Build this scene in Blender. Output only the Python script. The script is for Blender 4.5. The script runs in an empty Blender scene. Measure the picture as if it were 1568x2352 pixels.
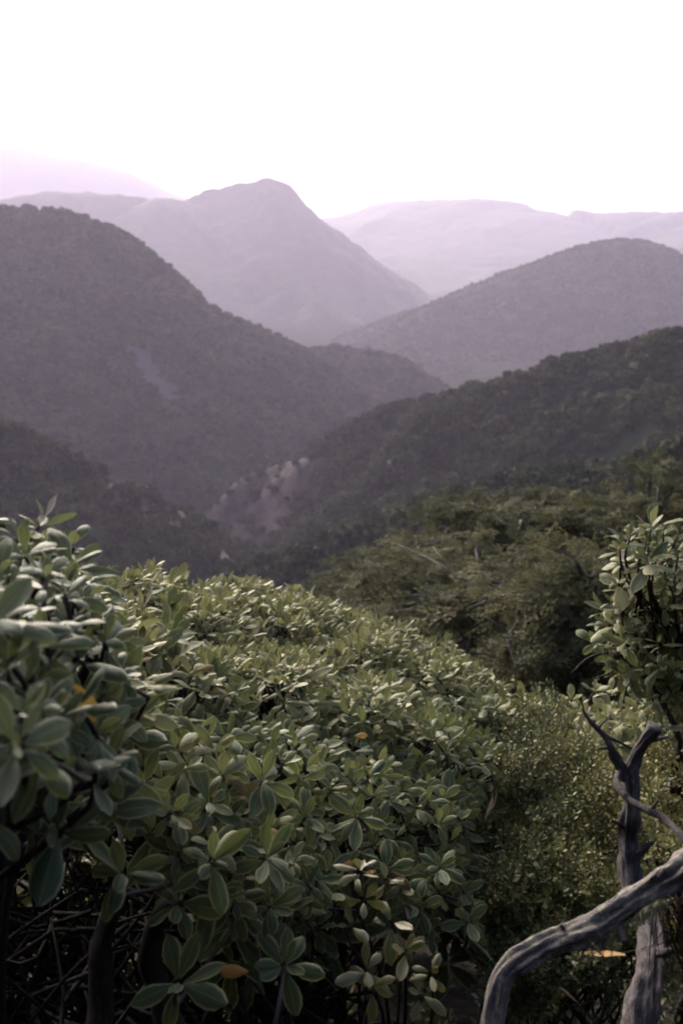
import bpy, math, random
import numpy as np

R = np.random.RandomState(7)
random.seed(7)
S = bpy.context.scene
COL = S.collection

# ------------------------------------------------------------------ camera, world, sun, exposure
PITCH = math.radians(17.7)
FPX = 2212.0                                   # focal length in pixels of a 1568 x 2352 picture
cam_data = bpy.data.cameras.new('camera')
cam_data.sensor_fit = 'VERTICAL'
cam_data.sensor_height = 24.0
cam_data.lens = 24.0 * FPX / 2352.0
cam_data.clip_start = 0.05
cam_data.clip_end = 90000.0
cam_data.dof.use_dof = True
cam_data.dof.focus_distance = 2.2
cam_data.dof.aperture_fstop = cam_data.lens / 5.6          # pupil of about 5.6 mm
cam = bpy.data.objects.new('camera', cam_data)
COL.objects.link(cam)
cam.rotation_euler = (math.pi / 2 - PITCH, 0, 0)
S.camera = cam

SUN_EL, SUN_AZ = math.radians(21), math.radians(-22)       # azimuth measured from +Y towards +X
world = bpy.data.worlds.new('World')
S.world = world
world.use_nodes = True
wt = world.node_tree
bg = wt.nodes['Background']
sky = wt.nodes.new('ShaderNodeTexSky')
sky.sky_type = 'NISHITA'
sky.sun_disc = False
sky.sun_elevation = SUN_EL
sky.sun_rotation = SUN_AZ
sky.air_density = 1.0
sky.dust_density = 5.0
sky.ozone_density = 1.0
wt.links.new(sky.outputs[0], bg.inputs[0])
bg.inputs[1].default_value = 0.075
sun_data = bpy.data.lights.new('sun', 'SUN')
sun_data.energy = 1.45
sun_data.angle = math.radians(28)
sun_data.color = (1.0, 0.95, 0.9)
sun = bpy.data.objects.new('sun', sun_data)
COL.objects.link(sun)
sun.location = (0, 0, 300)
sun.rotation_euler = (math.pi / 2 - SUN_EL, 0, math.pi - SUN_AZ)
S.view_settings.view_transform = 'Standard'
S.view_settings.look = 'None'
S.view_settings.gamma = 1
S.view_settings.use_curve_mapping = False
S.view_settings.exposure = 2.3
S.render.engine = 'CYCLES'
cy = S.cycles
cy.use_denoising = True
cy.max_bounces = 6
cy.diffuse_bounces = 3
cy.glossy_bounces = 2
cy.transmission_bounces = 2
cy.volume_bounces = 1
cy.caustics_reflective = False
cy.caustics_refractive = False
cy.filter_width = 2.0

HAZE_DENSITY = 1.45e-4
HAZE_COLOR = (0.79, 0.735, 1.0, 1)

# ------------------------------------------------------------------ helpers
CP, SP = math.cos(PITCH), math.sin(PITCH)
FW = np.array([0, CP, -SP]); UP = np.array([0, SP, CP]); RT = np.array([1.0, 0, 0])

def ray(x, y):
    d = FW + RT * ((x - 784) / FPX) + UP * ((1176 - y) / FPX)
    return d / np.linalg.norm(d)

def at(x, y, dist):
    """point seen at photo position (x, y), at that distance from the camera"""
    return ray(x, y) * dist

def far(x, y, hd):
    """the same, the distance measured along the ground"""
    d = ray(x, y)
    return d * (hd / math.hypot(d[0], d[1]))

def project(V):
    V = np.atleast_2d(V)
    z = V @ FW
    z = np.where(z < 1e-4, 1e-4, z)
    return 784 + FPX * (V @ RT) / z, 1176 - FPX * (V @ UP) / z, z

def inside(px, py, poly):
    poly = np.asarray(poly, float)
    r = np.zeros(len(px), bool)
    n = len(poly)
    for i in range(n):
        x1, y1 = poly[i]; x2, y2 = poly[(i + 1) % n]
        c = (y1 > py) != (y2 > py)
        with np.errstate(divide='ignore', invalid='ignore'):
            xi = (x2 - x1) * (py - y1) / ((y2 - y1) if y2 != y1 else 1e-9) + x1
        r ^= c & (px < xi)
    return r

def hashed(ix, iy, seed):
    n = (ix.astype(np.int64) * 374761393 + iy.astype(np.int64) * 668265263 + seed * 982451653) & 0x7fffffff
    n = ((n ^ (n >> 13)) * 1274126177) & 0x7fffffff
    return ((n ^ (n >> 16)) & 0xffff) / 65535.0

def noise2(x, y, seed=0):
    x = np.asarray(x, float); y = np.asarray(y, float)
    ix = np.floor(x); iy = np.floor(y)
    fx = x - ix; fy = y - iy
    fx = fx * fx * (3 - 2 * fx); fy = fy * fy * (3 - 2 * fy)
    a = hashed(ix, iy, seed); b = hashed(ix + 1, iy, seed)
    c = hashed(ix, iy + 1, seed); d = hashed(ix + 1, iy + 1, seed)
    return (a + (b - a) * fx) * (1 - fy) + (c + (d - c) * fx) * fy - 0.5

def fbm(x, y, seed=0, octaves=4):
    r = 0; a = 1.0
    for o in range(octaves):
        r = r + a * noise2(x * 2 ** o, y * 2 ** o, seed + o * 17); a *= 0.5
    return r

def make_mesh(name, V, F, mats, uv=None, attrs=None, smooth=True, midx=None):
    V = np.asarray(V, np.float32); F = np.asarray(F, np.int32)
    me = bpy.data.meshes.new(name)
    nf, k = F.shape
    me.vertices.add(len(V)); me.vertices.foreach_set('co', V.ravel())
    me.loops.add(nf * k); me.loops.foreach_set('vertex_index', F.ravel())
    me.polygons.add(nf)
    me.polygons.foreach_set('loop_start', np.arange(0, nf * k, k, dtype=np.int32))
    me.polygons.foreach_set('loop_total', np.full(nf, k, np.int32))
    if midx is not None:
        me.polygons.foreach_set('material_index', np.asarray(midx, np.int32))
    me.polygons.foreach_set('use_smooth', np.full(nf, smooth, bool))
    for m in (mats if isinstance(mats, (list, tuple)) else [mats]):
        me.materials.append(m)
    if uv is not None:
        l = me.uv_layers.new(name='UVMap')
        l.data.foreach_set('uv', np.asarray(uv, np.float32)[F.ravel()].ravel())
    for n, a in (attrs or {}).items():
        if np.ndim(a) == 2:
            me.attributes.new(n, 'FLOAT_VECTOR', 'POINT').data.foreach_set('vector', np.asarray(a, np.float32).ravel())
            continue
        at_ = me.attributes.new(n, 'FLOAT', 'POINT')
        at_.data.foreach_set('value', np.asarray(a, np.float32))
    me.update(calc_edges=True)
    return me

def link(name, data, parent=None, loc=None):
    o = bpy.data.objects.new(name, data)
    COL.objects.link(o)
    if loc is not None:
        o.location = loc
    if parent is not None:
        o.parent = parent
    return o

def tag(o, label=None, cat=None, group=None, kind=None):
    for k, v in (('label', label), ('category', cat), ('group', group), ('kind', kind)):
        if v:
            o[k] = v
    return o

def empty(name, loc):
    o = link(name, None, loc=tuple(loc))
    o.empty_display_size = 0.1
    return o

class Bag:
    """collects quads, linked as ONE mesh"""
    def __init__(s): s.v = []; s.f = []; s.n = 0; s.t = []; s.g = []
    def add(s, V, F, tint=None):
        V = np.asarray(V); s.v.append(V); s.f.append(np.asarray(F) + s.n); s.n += len(V)
        s.t.append(np.full(len(V), R.rand() if tint is None else tint))
        s.g.append(tube.grain if len(tube.grain) == len(V) else np.zeros((len(V), 3)))
    def link(s, name, mat, parent=None, smooth=True):
        V = np.concatenate(s.v); F = np.concatenate(s.f)
        if parent is not None:
            V = V - np.array(parent.location)
        return link(name, make_mesh(name, V, F, mat, attrs={'tint': np.concatenate(s.t), 'grain': np.concatenate(s.g)}, smooth=smooth), parent)

def resample(P, r, n):
    P = np.asarray(P, float); r = np.asarray(r, float)
    m = len(P)
    if m == 2:
        t = np.linspace(0, 1, n)[:, None]
        return P[0] * (1 - t) + P[1] * t, r[0] * (1 - t[:, 0]) + r[1] * t[:, 0]
    E = np.vstack([2 * P[0] - P[1], P, 2 * P[-1] - P[-2]])
    u = np.linspace(0, m - 1, n); i = np.minimum(u.astype(int), m - 2); f = (u - i)[:, None]
    p0, p1, p2, p3 = E[i], E[i + 1], E[i + 2], E[i + 3]
    Q = 0.5 * ((2 * p1) + (-p0 + p2) * f + (2 * p0 - 5 * p1 + 4 * p2 - p3) * f ** 2 + (-p0 + 3 * p1 - 3 * p2 + p3) * f ** 3)
    return Q, np.interp(u, np.arange(m), r)

def tube(P, r, n=12, sides=8, rough=0.0, seed=0, freq=3.0):
    Q, rr = resample(P, r, n)
    T = np.gradient(Q, axis=0); T /= np.linalg.norm(T, axis=1)[:, None] + 1e-12
    ref = np.array([0.31, 0.22, 0.92]) if abs(T[0] @ np.array([0.31, 0.22, 0.92])) < 0.9 else np.array([1.0, 0, 0])
    X = np.zeros_like(Q); v = ref
    for k in range(n):
        v = v - T[k] * (v @ T[k]); v = v / np.linalg.norm(v); X[k] = v
    Y = np.cross(T, X)
    a = np.linspace(0, 2 * math.pi, sides, endpoint=False)
    s = np.concatenate([[0], np.cumsum(np.linalg.norm(np.diff(Q, axis=0), axis=1))]) / max(rr.mean(), 1e-6)
    A, SS = np.meshgrid(a, s)
    k = 1.0
    if rough:
        k = 1 + rough * (0.9 * noise2(SS * 0.9, np.cos(A) * 1.5 + 7, seed + 31) + 1.1 * fbm(np.cos(A) * freq + 40 + SS * 0.05, np.sin(A) * freq + SS * 0.22, seed, 3)
                         + 0.5 * noise2(SS * 0.5, A * 0 + 3.3, seed + 5))
        if sides > 12:                          # long grooves in the wood
            for q, am in ((3, .10), (5, .09), (8, .07), (11, .05)):
                k = k + rough * am * 2.0 * np.sin(q * A + 6 * noise2(SS * 0.10, SS * 0 + q, seed + q)) * (0.6 + 1.6 * noise2(SS * 0.2, SS * 0 + q + 9, seed + 2 * q))
    V = Q[:, None, :] + (rr[:, None] * k)[:, :, None] * (np.cos(A)[:, :, None] * X[:, None, :] + np.sin(A)[:, :, None] * Y[:, None, :])
    V = V.reshape(-1, 3)
    i, j = np.meshgrid(np.arange(n - 1), np.arange(sides), indexing='ij')
    j2 = (j + 1) % sides
    F = np.stack([i * sides + j, i * sides + j2, (i + 1) * sides + j2, (i + 1) * sides + j], -1).reshape(-1, 4)
    g = np.stack([np.cos(A), np.sin(A), SS], -1).reshape(-1, 3) + seed * 7.3
    tube.grain = np.vstack([g, g[0], g[-1]])
    c0 = len(V); V = np.vstack([V, Q[0], Q[-1]])
    h = np.arange(0, sides, 2); h1 = (h + 1) % sides; h2 = (h + 2) % sides
    e = (n - 1) * sides
    F = np.vstack([F, np.stack([np.full(len(h), c0), h2, h1, h], 1), np.stack([np.full(len(h), c0 + 1), e + h, e + h1, e + h2], 1)])
    return V, F

tube.grain = np.zeros((0, 3))

def unit(v):
    v = np.asarray(v, float)
    return v / (np.linalg.norm(v, axis=-1, keepdims=True) + 1e-12)

# ------------------------------------------------------------------ materials
def new_mat(name):
    m = bpy.data.materials.new(name); m.use_nodes = True
    nt = m.node_tree
    return m, nt, nt.nodes['Principled BSDF'], nt.nodes['Material Output']

def N(nt, typ, **kw):
    n = nt.nodes.new(typ)
    for k, v in kw.items():
        setattr(n, k, v)
    return n

def mixc(nt, fac, a, b, blend='MIX'):
    n = nt.nodes.new('ShaderNodeMix'); n.data_type = 'RGBA'; n.blend_type = blend
    for sock, val in ((n.inputs[0], fac), (n.inputs[6], a), (n.inputs[7], b)):
        if hasattr(val, 'is_output'):
            nt.links.new(val, sock)
        else:
            sock.default_value = val if not isinstance(val, tuple) else (*val, 1)
    return n.outputs[2]

def ramp(nt, fac, stops):
    n = nt.nodes.new('ShaderNodeValToRGB')
    e = n.color_ramp.elements
    while len(e) < len(stops):
        e.new(0.5)
    for k, (p, c) in enumerate(stops):
        e[k].position = p; e[k].color = (*c, 1) if isinstance(c, tuple) else (c, c, c, 1)
    nt.links.new(fac, n.inputs[0])
    return n.outputs[0]

def tex(nt, scale, detail=4, rough=0.55, coord='Object', stretch=None, distort=0.0):
    tc = N(nt, 'ShaderNodeTexCoord')
    t = N(nt, 'ShaderNodeTexNoise')
    t.inputs['Scale'].default_value = scale; t.inputs['Detail'].default_value = detail
    t.inputs['Roughness'].default_value = rough; t.inputs['Distortion'].default_value = distort
    if stretch:
        mp = N(nt, 'ShaderNodeMapping'); mp.inputs['Scale'].default_value = stretch
        nt.links.new(tc.outputs[coord], mp.inputs[0]); nt.links.new(mp.outputs[0], t.inputs[0])
    else:
        nt.links.new(tc.outputs[coord], t.inputs[0])
    return t.outputs[0]

def leaf_material(name, top_a, top_b, edge, under, rough=0.42, transl=0.15, spec=0.5, edge_at=0.80):
    m, nt, p, out = new_mat(name)
    at_ = N(nt, 'ShaderNodeAttribute', attribute_name='tint')
    uv = N(nt, 'ShaderNodeUVMap')
    sep = N(nt, 'ShaderNodeSeparateXYZ'); nt.links.new(uv.outputs[0], sep.inputs[0])
    a1 = N(nt, 'ShaderNodeMath', operation='MULTIPLY_ADD'); nt.links.new(sep.outputs[0], a1.inputs[0]); a1.inputs[1].default_value = 2; a1.inputs[2].default_value = -1
    a2 = N(nt, 'ShaderNodeMath', operation='ABSOLUTE'); nt.links.new(a1.outputs[0], a2.inputs[0])
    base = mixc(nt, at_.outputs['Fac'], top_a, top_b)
    nz = tex(nt, 60, 3)
    base = mixc(nt, ramp(nt, nz, [(0.3, 0.0), (0.75, 0.55)]), base, mixc(nt, 0.35, base, top_b))
    rib = ramp(nt, a2.outputs[0], [(0.0, 0.55), (0.09, 0.0)])
    base = mixc(nt, rib, base, tuple(c * 0.75 for c in edge))
    # side veins and age spots
    v1 = N(nt, 'ShaderNodeMath', operation='MULTIPLY_ADD'); nt.links.new(sep.outputs[1], v1.inputs[0]); v1.inputs[1].default_value = 58.0
    v0 = N(nt, 'ShaderNodeMath', operation='MULTIPLY'); nt.links.new(a2.outputs[0], v0.inputs[0]); v0.inputs[1].default_value = -11.0
    nt.links.new(v0.outputs[0], v1.inputs[2])
    v2 = N(nt, 'ShaderNodeMath', operation='SINE'); nt.links.new(v1.outputs[0], v2.inputs[0])
    base = mixc(nt, ramp(nt, v2.outputs[0], [(0.6, 0.0), (1.0, 0.16)]), base, tuple(c * 0.45 for c in edge))
    base = mixc(nt, ramp(nt, tex(nt, 95, 4, 0.65), [(0.66, 0.0), (0.74, 0.75)]), base, (0.085, 0.055, 0.030))
    eg = ramp(nt, a2.outputs[0], [(edge_at, 0.0), (0.985, 0.95)])
    base = mixc(nt, eg, base, edge)
    geo = N(nt, 'ShaderNodeNewGeometry')
    und = mixc(nt, at_.outputs['Fac'], under, tuple(c * 0.72 for c in under))
    colr = mixc(nt, geo.outputs['Backfacing'], base, und)
    nt.links.new(colr, p.inputs['Base Color'])
    rg = N(nt, 'ShaderNodeMath', operation='MULTIPLY_ADD'); nt.links.new(geo.outputs['Backfacing'], rg.inputs[0]); rg.inputs[1].default_value = 0.45; rg.inputs[2].default_value = rough
    nt.links.new(rg.outputs[0], p.inputs['Roughness'])
    p.inputs['Specular IOR Level'].default_value = spec
    bp = N(nt, 'ShaderNodeBump'); bp.inputs['Strength'].default_value = 0.25; bp.inputs['Distance'].default_value = 0.002
    nt.links.new(tex(nt, 140, 3), bp.inputs['Height']); nt.links.new(bp.outputs[0], p.inputs['Normal'])
    tr = N(nt, 'ShaderNodeBsdfTranslucent'); nt.links.new(mixc(nt, 0.5, base, (0.20, 0.24, 0.08)), tr.inputs[0])
    ms = N(nt, 'ShaderNodeMixShader'); ms.inputs[0].default_value = transl
    nt.links.new(p.outputs[0], ms.inputs[1]); nt.links.new(tr.outputs[0], ms.inputs[2]); nt.links.new(ms.outputs[0], out.inputs[0])
    return m

UNDER = (0.42, 0.345, 0.30)
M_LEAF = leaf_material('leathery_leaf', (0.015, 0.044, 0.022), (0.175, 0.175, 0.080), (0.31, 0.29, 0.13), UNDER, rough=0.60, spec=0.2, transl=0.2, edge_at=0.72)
M_LEAF_NEAR = leaf_material('large_leathery_leaf', (0.024, 0.050, 0.024), (0.068, 0.088, 0.042), (0.30, 0.29, 0.19), (0.50, 0.43, 0.40), edge_at=0.80, rough=0.52, spec=0.25, transl=0.2)
M_LEAF_YELLOW = leaf_material('yellowing_leaf', (0.050, 0.066, 0.020), (0.095, 0.095, 0.030), (0.28, 0.19, 0.055), (0.40, 0.36, 0.24), edge_at=0.6)
M_LEAF_ORANGE = leaf_material('dying_leaf', (0.40, 0.16, 0.02), (0.46, 0.24, 0.035), (0.30, 0.20, 0.05), (0.45, 0.25, 0.08), transl=0.25)
M_LEAF_OCHRE = leaf_material('ochre_leaf', (0.20, 0.10, 0.025), (0.26, 0.14, 0.035), (0.22, 0.13, 0.04), (0.2, 0.12, 0.05), rough=0.6, transl=0.1)
M_LEAF_BROWN = leaf_material('browned_leaf', (0.085, 0.055, 0.028), (0.14, 0.095, 0.045), (0.18, 0.13, 0.06), (0.16, 0.11, 0.06), rough=0.8, spec=0.1, transl=0.1)
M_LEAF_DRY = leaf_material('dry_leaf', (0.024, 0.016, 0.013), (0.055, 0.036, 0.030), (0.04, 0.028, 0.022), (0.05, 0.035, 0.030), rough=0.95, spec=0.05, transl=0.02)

def foliage_material(name, stops, rough=0.6, transl=0.15, scale=0.6, spec=0.3, wide=0.0):
    m, nt, p, out = new_mat(name)
    at_ = N(nt, 'ShaderNodeAttribute', attribute_name='tint')
    oi = N(nt, 'ShaderNodeObjectInfo')
    nz = tex(nt, scale, 3)
    s1 = N(nt, 'ShaderNodeMath', operation='MULTIPLY_ADD'); nt.links.new(nz, s1.inputs[0]); s1.inputs[1].default_value = 0.7; nt.links.new(at_.outputs['Fac'], s1.inputs[2])
    s2 = N(nt, 'ShaderNodeMath', operation='MULTIPLY_ADD'); nt.links.new(oi.outputs['Random'], s2.inputs[0]); s2.inputs[1].default_value = 0.5; nt.links.new(s1.outputs[0], s2.inputs[2])
    s3 = N(nt, 'ShaderNodeMath', operation='MULTIPLY'); nt.links.new(s2.outputs[0], s3.inputs[0]); s3.inputs[1].default_value = 0.5
    if wide:
        g = N(nt, 'ShaderNodeNewGeometry'); t = N(nt, 'ShaderNodeTexNoise'); t.inputs['Scale'].default_value = wide; t.inputs['Detail'].default_value = 4
        nt.links.new(g.outputs['Position'], t.inputs[0])
        s4 = N(nt, 'ShaderNodeMath', operation='MULTIPLY_ADD'); nt.links.new(t.outputs[0], s4.inputs[0]); s4.inputs[1].default_value = 1.5; s4.inputs[2].default_value = -0.75
        s5 = N(nt, 'ShaderNodeMath', operation='ADD'); nt.links.new(s3.outputs[0], s5.inputs[0]); nt.links.new(s4.outputs[0], s5.inputs[1]); s3 = s5
    c = ramp(nt, s3.outputs[0], stops)
    nt.links.new(c, p.inputs['Base Color'])
    p.inputs['Roughness'].default_value = rough
    p.inputs['Specular IOR Level'].default_value = spec
    tr = N(nt, 'ShaderNodeBsdfTranslucent'); nt.links.new(c, tr.inputs[0])
    ms = N(nt, 'ShaderNodeMixShader'); ms.inputs[0].default_value = transl
    nt.links.new(p.outputs[0], ms.inputs[1]); nt.links.new(tr.outputs[0], ms.inputs[2]); nt.links.new(ms.outputs[0], out.inputs[0])
    return m

M_FOREST = foliage_material('forest_foliage', [(0.2, (0.008, 0.017, 0.008)), (0.45, (0.020, 0.033, 0.014)), (0.68, (0.040, 0.050, 0.021)), (0.95, (0.080, 0.078, 0.036))], transl=0.1, rough=0.85, spec=0.08, wide=0.035)
M_BEECH = foliage_material('beech_foliage', [(0.2, (0.034, 0.040, 0.020)), (0.55, (0.088, 0.088, 0.045)), (0.9, (0.18, 0.165, 0.085))], transl=0.3, scale=0.9, rough=0.8, spec=0.1)
M_SMALL = foliage_material('small_leaf_foliage', [(0.2, (0.030, 0.044, 0.020)), (0.45, (0.080, 0.092, 0.036)), (0.85, (0.20, 0.185, 0.068))], transl=0.25, scale=5)

def hill_material():
    m, nt, p, out = new_mat('hill_forest_floor')
    c = ramp(nt, tex(nt, 0.045, 8, 0.7), [(0.3, (0.011, 0.021, 0.010)), (0.5, (0.025, 0.036, 0.017)), (0.7, (0.050, 0.054, 0.027))])
    at_ = N(nt, 'ShaderNodeAttribute', attribute_name='bare')
    rock = ramp(nt, tex(nt, 0.12, 8, 0.75), [(0.3, (0.026, 0.018, 0.020)), (0.5, (0.050, 0.036, 0.040)), (0.72, (0.095, 0.071, 0.078))])
    nz = tex(nt, 0.09, 6, 0.7)
    sm = N(nt, 'ShaderNodeMath', operation='MULTIPLY_ADD'); nt.links.new(nz, sm.inputs[0]); sm.inputs[1].default_value = 0.9; nt.links.new(at_.outputs['Fac'], sm.inputs[2])
    fac = ramp(nt, sm.outputs[0], [(0.86, 0.0), (1.0, 1.0)])
    rock = mixc(nt, ramp(nt, at_.outputs['Fac'], [(0.80, 0.0), (1.0, 1.0)]), rock, (0.092, 0.067, 0.070))
    nt.links.new(mixc(nt, fac, c, rock), p.inputs['Base Color'])
    p.inputs['Roughness'].default_value = 0.95
    p.inputs['Specular IOR Level'].default_value = 0.1
    bp = N(nt, 'ShaderNodeBump'); bp.inputs['Strength'].default_value = 0.8; bp.inputs['Distance'].default_value = 3.0
    nt.links.new(tex(nt, 0.14, 6, 0.7), bp.inputs['Height']); nt.links.new(bp.outputs[0], p.inputs['Normal'])
    return m
M_HILL = hill_material()

def ground_material():
    m, nt, p, out = new_mat('dark_humus')
    nt.links.new(ramp(nt, tex(nt, 9, 8, 0.7), [(0.35, (0.008, 0.006, 0.006)), (0.6, (0.018, 0.014, 0.013)), (0.8, (0.036, 0.028, 0.024))]), p.inputs['Base Color'])
    p.inputs['Roughness'].default_value = 1.0
    p.inputs['Specular IOR Level'].default_value = 0.1
    bp = N(nt, 'ShaderNodeBump'); bp.inputs['Strength'].default_value = 1.0; bp.inputs['Distance'].default_value = 0.03
    nt.links.new(tex(nt, 22, 6, 0.7), bp.inputs['Height']); nt.links.new(bp.outputs[0], p.inputs['Normal'])
    return m
M_GROUND = ground_material()
M_FLOOR, nt, p, out = new_mat('valley_floor_forest')  # colour darkened to stand in for self-shadow of a forest canopy
nt.links.new(ramp(nt, tex(nt, 0.05, 8, 0.7), [(0.3, (0.006, 0.010, 0.005)), (0.5, (0.014, 0.018, 0.009)), (0.7, (0.028, 0.028, 0.015))]), p.inputs['Base Color'])
p.inputs['Roughness'].default_value = 1.0; p.inputs['Specular IOR Level'].default_value = 0.0

def gravel_material():
    m, nt, p, out = new_mat('stream_gravel')
    nt.links.new(ramp(nt, tex(nt, 0.4, 8, 0.7), [(0.3, (0.012, 0.010, 0.011)), (0.55, (0.021, 0.017, 0.019)), (0.8, (0.042, 0.035, 0.039))]), p.inputs['Base Color'])
    p.inputs['Roughness'].default_value = 0.9
    return m
M_GRAVEL = gravel_material()

def bark_material(name, dark, mid, light, lichen=None, scale=2.2, bump=0.012):
    """colour and cracks run along the grain of the wood (the attribute the limbs carry)"""
    m, nt, p, out = new_mat(name)
    def gn(sc, det, stretch, dist=0.5):
        a = N(nt, 'ShaderNodeAttribute', attribute_name='grain')
        mp = N(nt, 'ShaderNodeMapping'); mp.inputs['Scale'].default_value = stretch
        t = N(nt, 'ShaderNodeTexNoise'); t.inputs['Scale'].default_value = sc; t.inputs['Detail'].default_value = det; t.inputs['Roughness'].default_value = 0.7; t.inputs['Distortion'].default_value = dist
        nt.links.new(a.outputs['Vector'], mp.inputs[0]); nt.links.new(mp.outputs[0], t.inputs[0])
        return t.outputs[0]
    c = ramp(nt, gn(scale, 9, (1.6, 1.6, 0.30), 1.2), [(0.32, dark), (0.5, mid), (0.68, light)])
    c = mixc(nt, ramp(nt, gn(0.8, 5, (1, 1, 0.5)), [(0.35, 0.0), (0.65, 0.55)]), c, tuple(q * 0.6 for q in mid))
    c = mixc(nt, ramp(nt, gn(2.6, 7, (2.2, 2.2, 0.16), 0.8), [(0.40, 0.85), (0.46, 0.0)]), c, tuple(q * 0.3 for q in dark))
    c = mixc(nt, ramp(nt, gn(7.0, 5, (1, 1, 0.9), 0.2), [(0.60, 0.0), (0.68, 0.45)]), c, tuple(min(1, q * 1.5) for q in light))
    if lichen:
        c = mixc(nt, ramp(nt, gn(2.0, 6, (1, 1, 0.8), 0.2), [(0.54, 0.0), (0.60, 0.85)]), c, lichen)
    nt.links.new(c, p.inputs['Base Color'])
    p.inputs['Roughness'].default_value = 0.75
    p.inputs['Specular IOR Level'].default_value = 0.3
    bp = N(nt, 'ShaderNodeBump'); bp.inputs['Strength'].default_value = 1.0; bp.inputs['Distance'].default_value = bump
    nt.links.new(gn(scale * 2.2, 10, (1.4, 1.4, 0.4), 1.0), bp.inputs['Height']); nt.links.new(bp.outputs[0], p.inputs['Normal'])
    return m
M_DEAD = bark_material('weathered_dead_wood', (0.035, 0.028, 0.030), (0.115, 0.097, 0.105), (0.26, 0.225, 0.235))
M_ARC = bark_material('lichened_grey_bark', (0.050, 0.042, 0.040), (0.22, 0.19, 0.187), (0.46, 0.41, 0.40), lichen=(0.36, 0.36, 0.25))
M_STEM = bark_material('dark_stem_bark', (0.012, 0.009, 0.009), (0.030, 0.022, 0.022), (0.068, 0.052, 0.050), bump=0.003)
M_SHADE_TWIG = bark_material('shade_twig_bark', (0.004, 0.003, 0.003), (0.010, 0.008, 0.008), (0.024, 0.019, 0.018), bump=0.003)  # bark colour darkened to stand in for shade under the bush
M_BEECHBARK = bark_material('pale_beech_bark', (0.07, 0.065, 0.07), (0.16, 0.15, 0.16), (0.27, 0.25, 0.26), bump=0.02)
M_MOSS = foliage_material('lichen_moss', [(0.2, (0.10, 0.10, 0.045)), (0.6, (0.20, 0.20, 0.10)), (0.9, (0.33, 0.32, 0.19))], transl=0.1, scale=30)

# ------------------------------------------------------------------ ground sheet
def floor_at(y):
    return -135 - 0.042 * np.clip(y - 250, 0, 2600)

def ground_z(x, y):
    r = np.hypot(x, y)
    near = -1.80 - 0.56 * np.maximum(y - 0.9, 0) + 0.10 * fbm(x * 0.9, y * 0.9, 3) * np.clip(r, 0, 1)
    floor = floor_at(y) + 0 * x
    z = np.maximum(near, floor)
    back = -1.80 + 3.3 * np.clip(-y - 0.5, 0, 1.9) + 1.1 * np.clip(-y - 2.4, 0, 35) + 0.10 * np.clip(-y - 50, 0, 120)  # unseen steep bank behind the camera, added to block skylight
    z = np.where(y < -0.5, back + 0.15 * fbm(x * 0.7, y * 0.7, 4), z)
    return z

rr = np.concatenate([[0.0], np.geomspace(0.25, 12000, 165)])
aa = np.linspace(0, 2 * math.pi, 240, endpoint=False)
A_, R_ = np.meshgrid(aa, rr)
GX, GY = R_ * np.sin(A_), R_ * np.cos(A_)
GV = np.stack([GX, GY, ground_z(GX, GY)], -1).reshape(-1, 3)
i, j = np.meshgrid(np.arange(len(rr) - 1), np.arange(240), indexing='ij'); j2 = (j + 1) % 240
GF = np.stack([i * 240 + j, (i + 1) * 240 + j, (i + 1) * 240 + j2, i * 240 + j2], -1).reshape(-1, 4)[:, ::-1]
near_f = (np.linalg.norm(GV[GF].mean(1)[:, :2], axis=1) > 70).astype(int)
tag(link('ground', make_mesh('ground', GV, GF, [M_GROUND, M_FLOOR], midx=near_f)), 'dark soil slope and valley floor under the bushes and hills', 'ground', kind='structure')

# ------------------------------------------------------------------ hills
def grid_faces(nx, ny):
    i, j = np.meshgrid(np.arange(nx - 1), np.arange(ny - 1), indexing='ij')
    return np.stack([i * ny + j, (i + 1) * ny + j, (i + 1) * ny + j + 1, i * ny + j + 1], -1).reshape(-1, 4)

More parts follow.
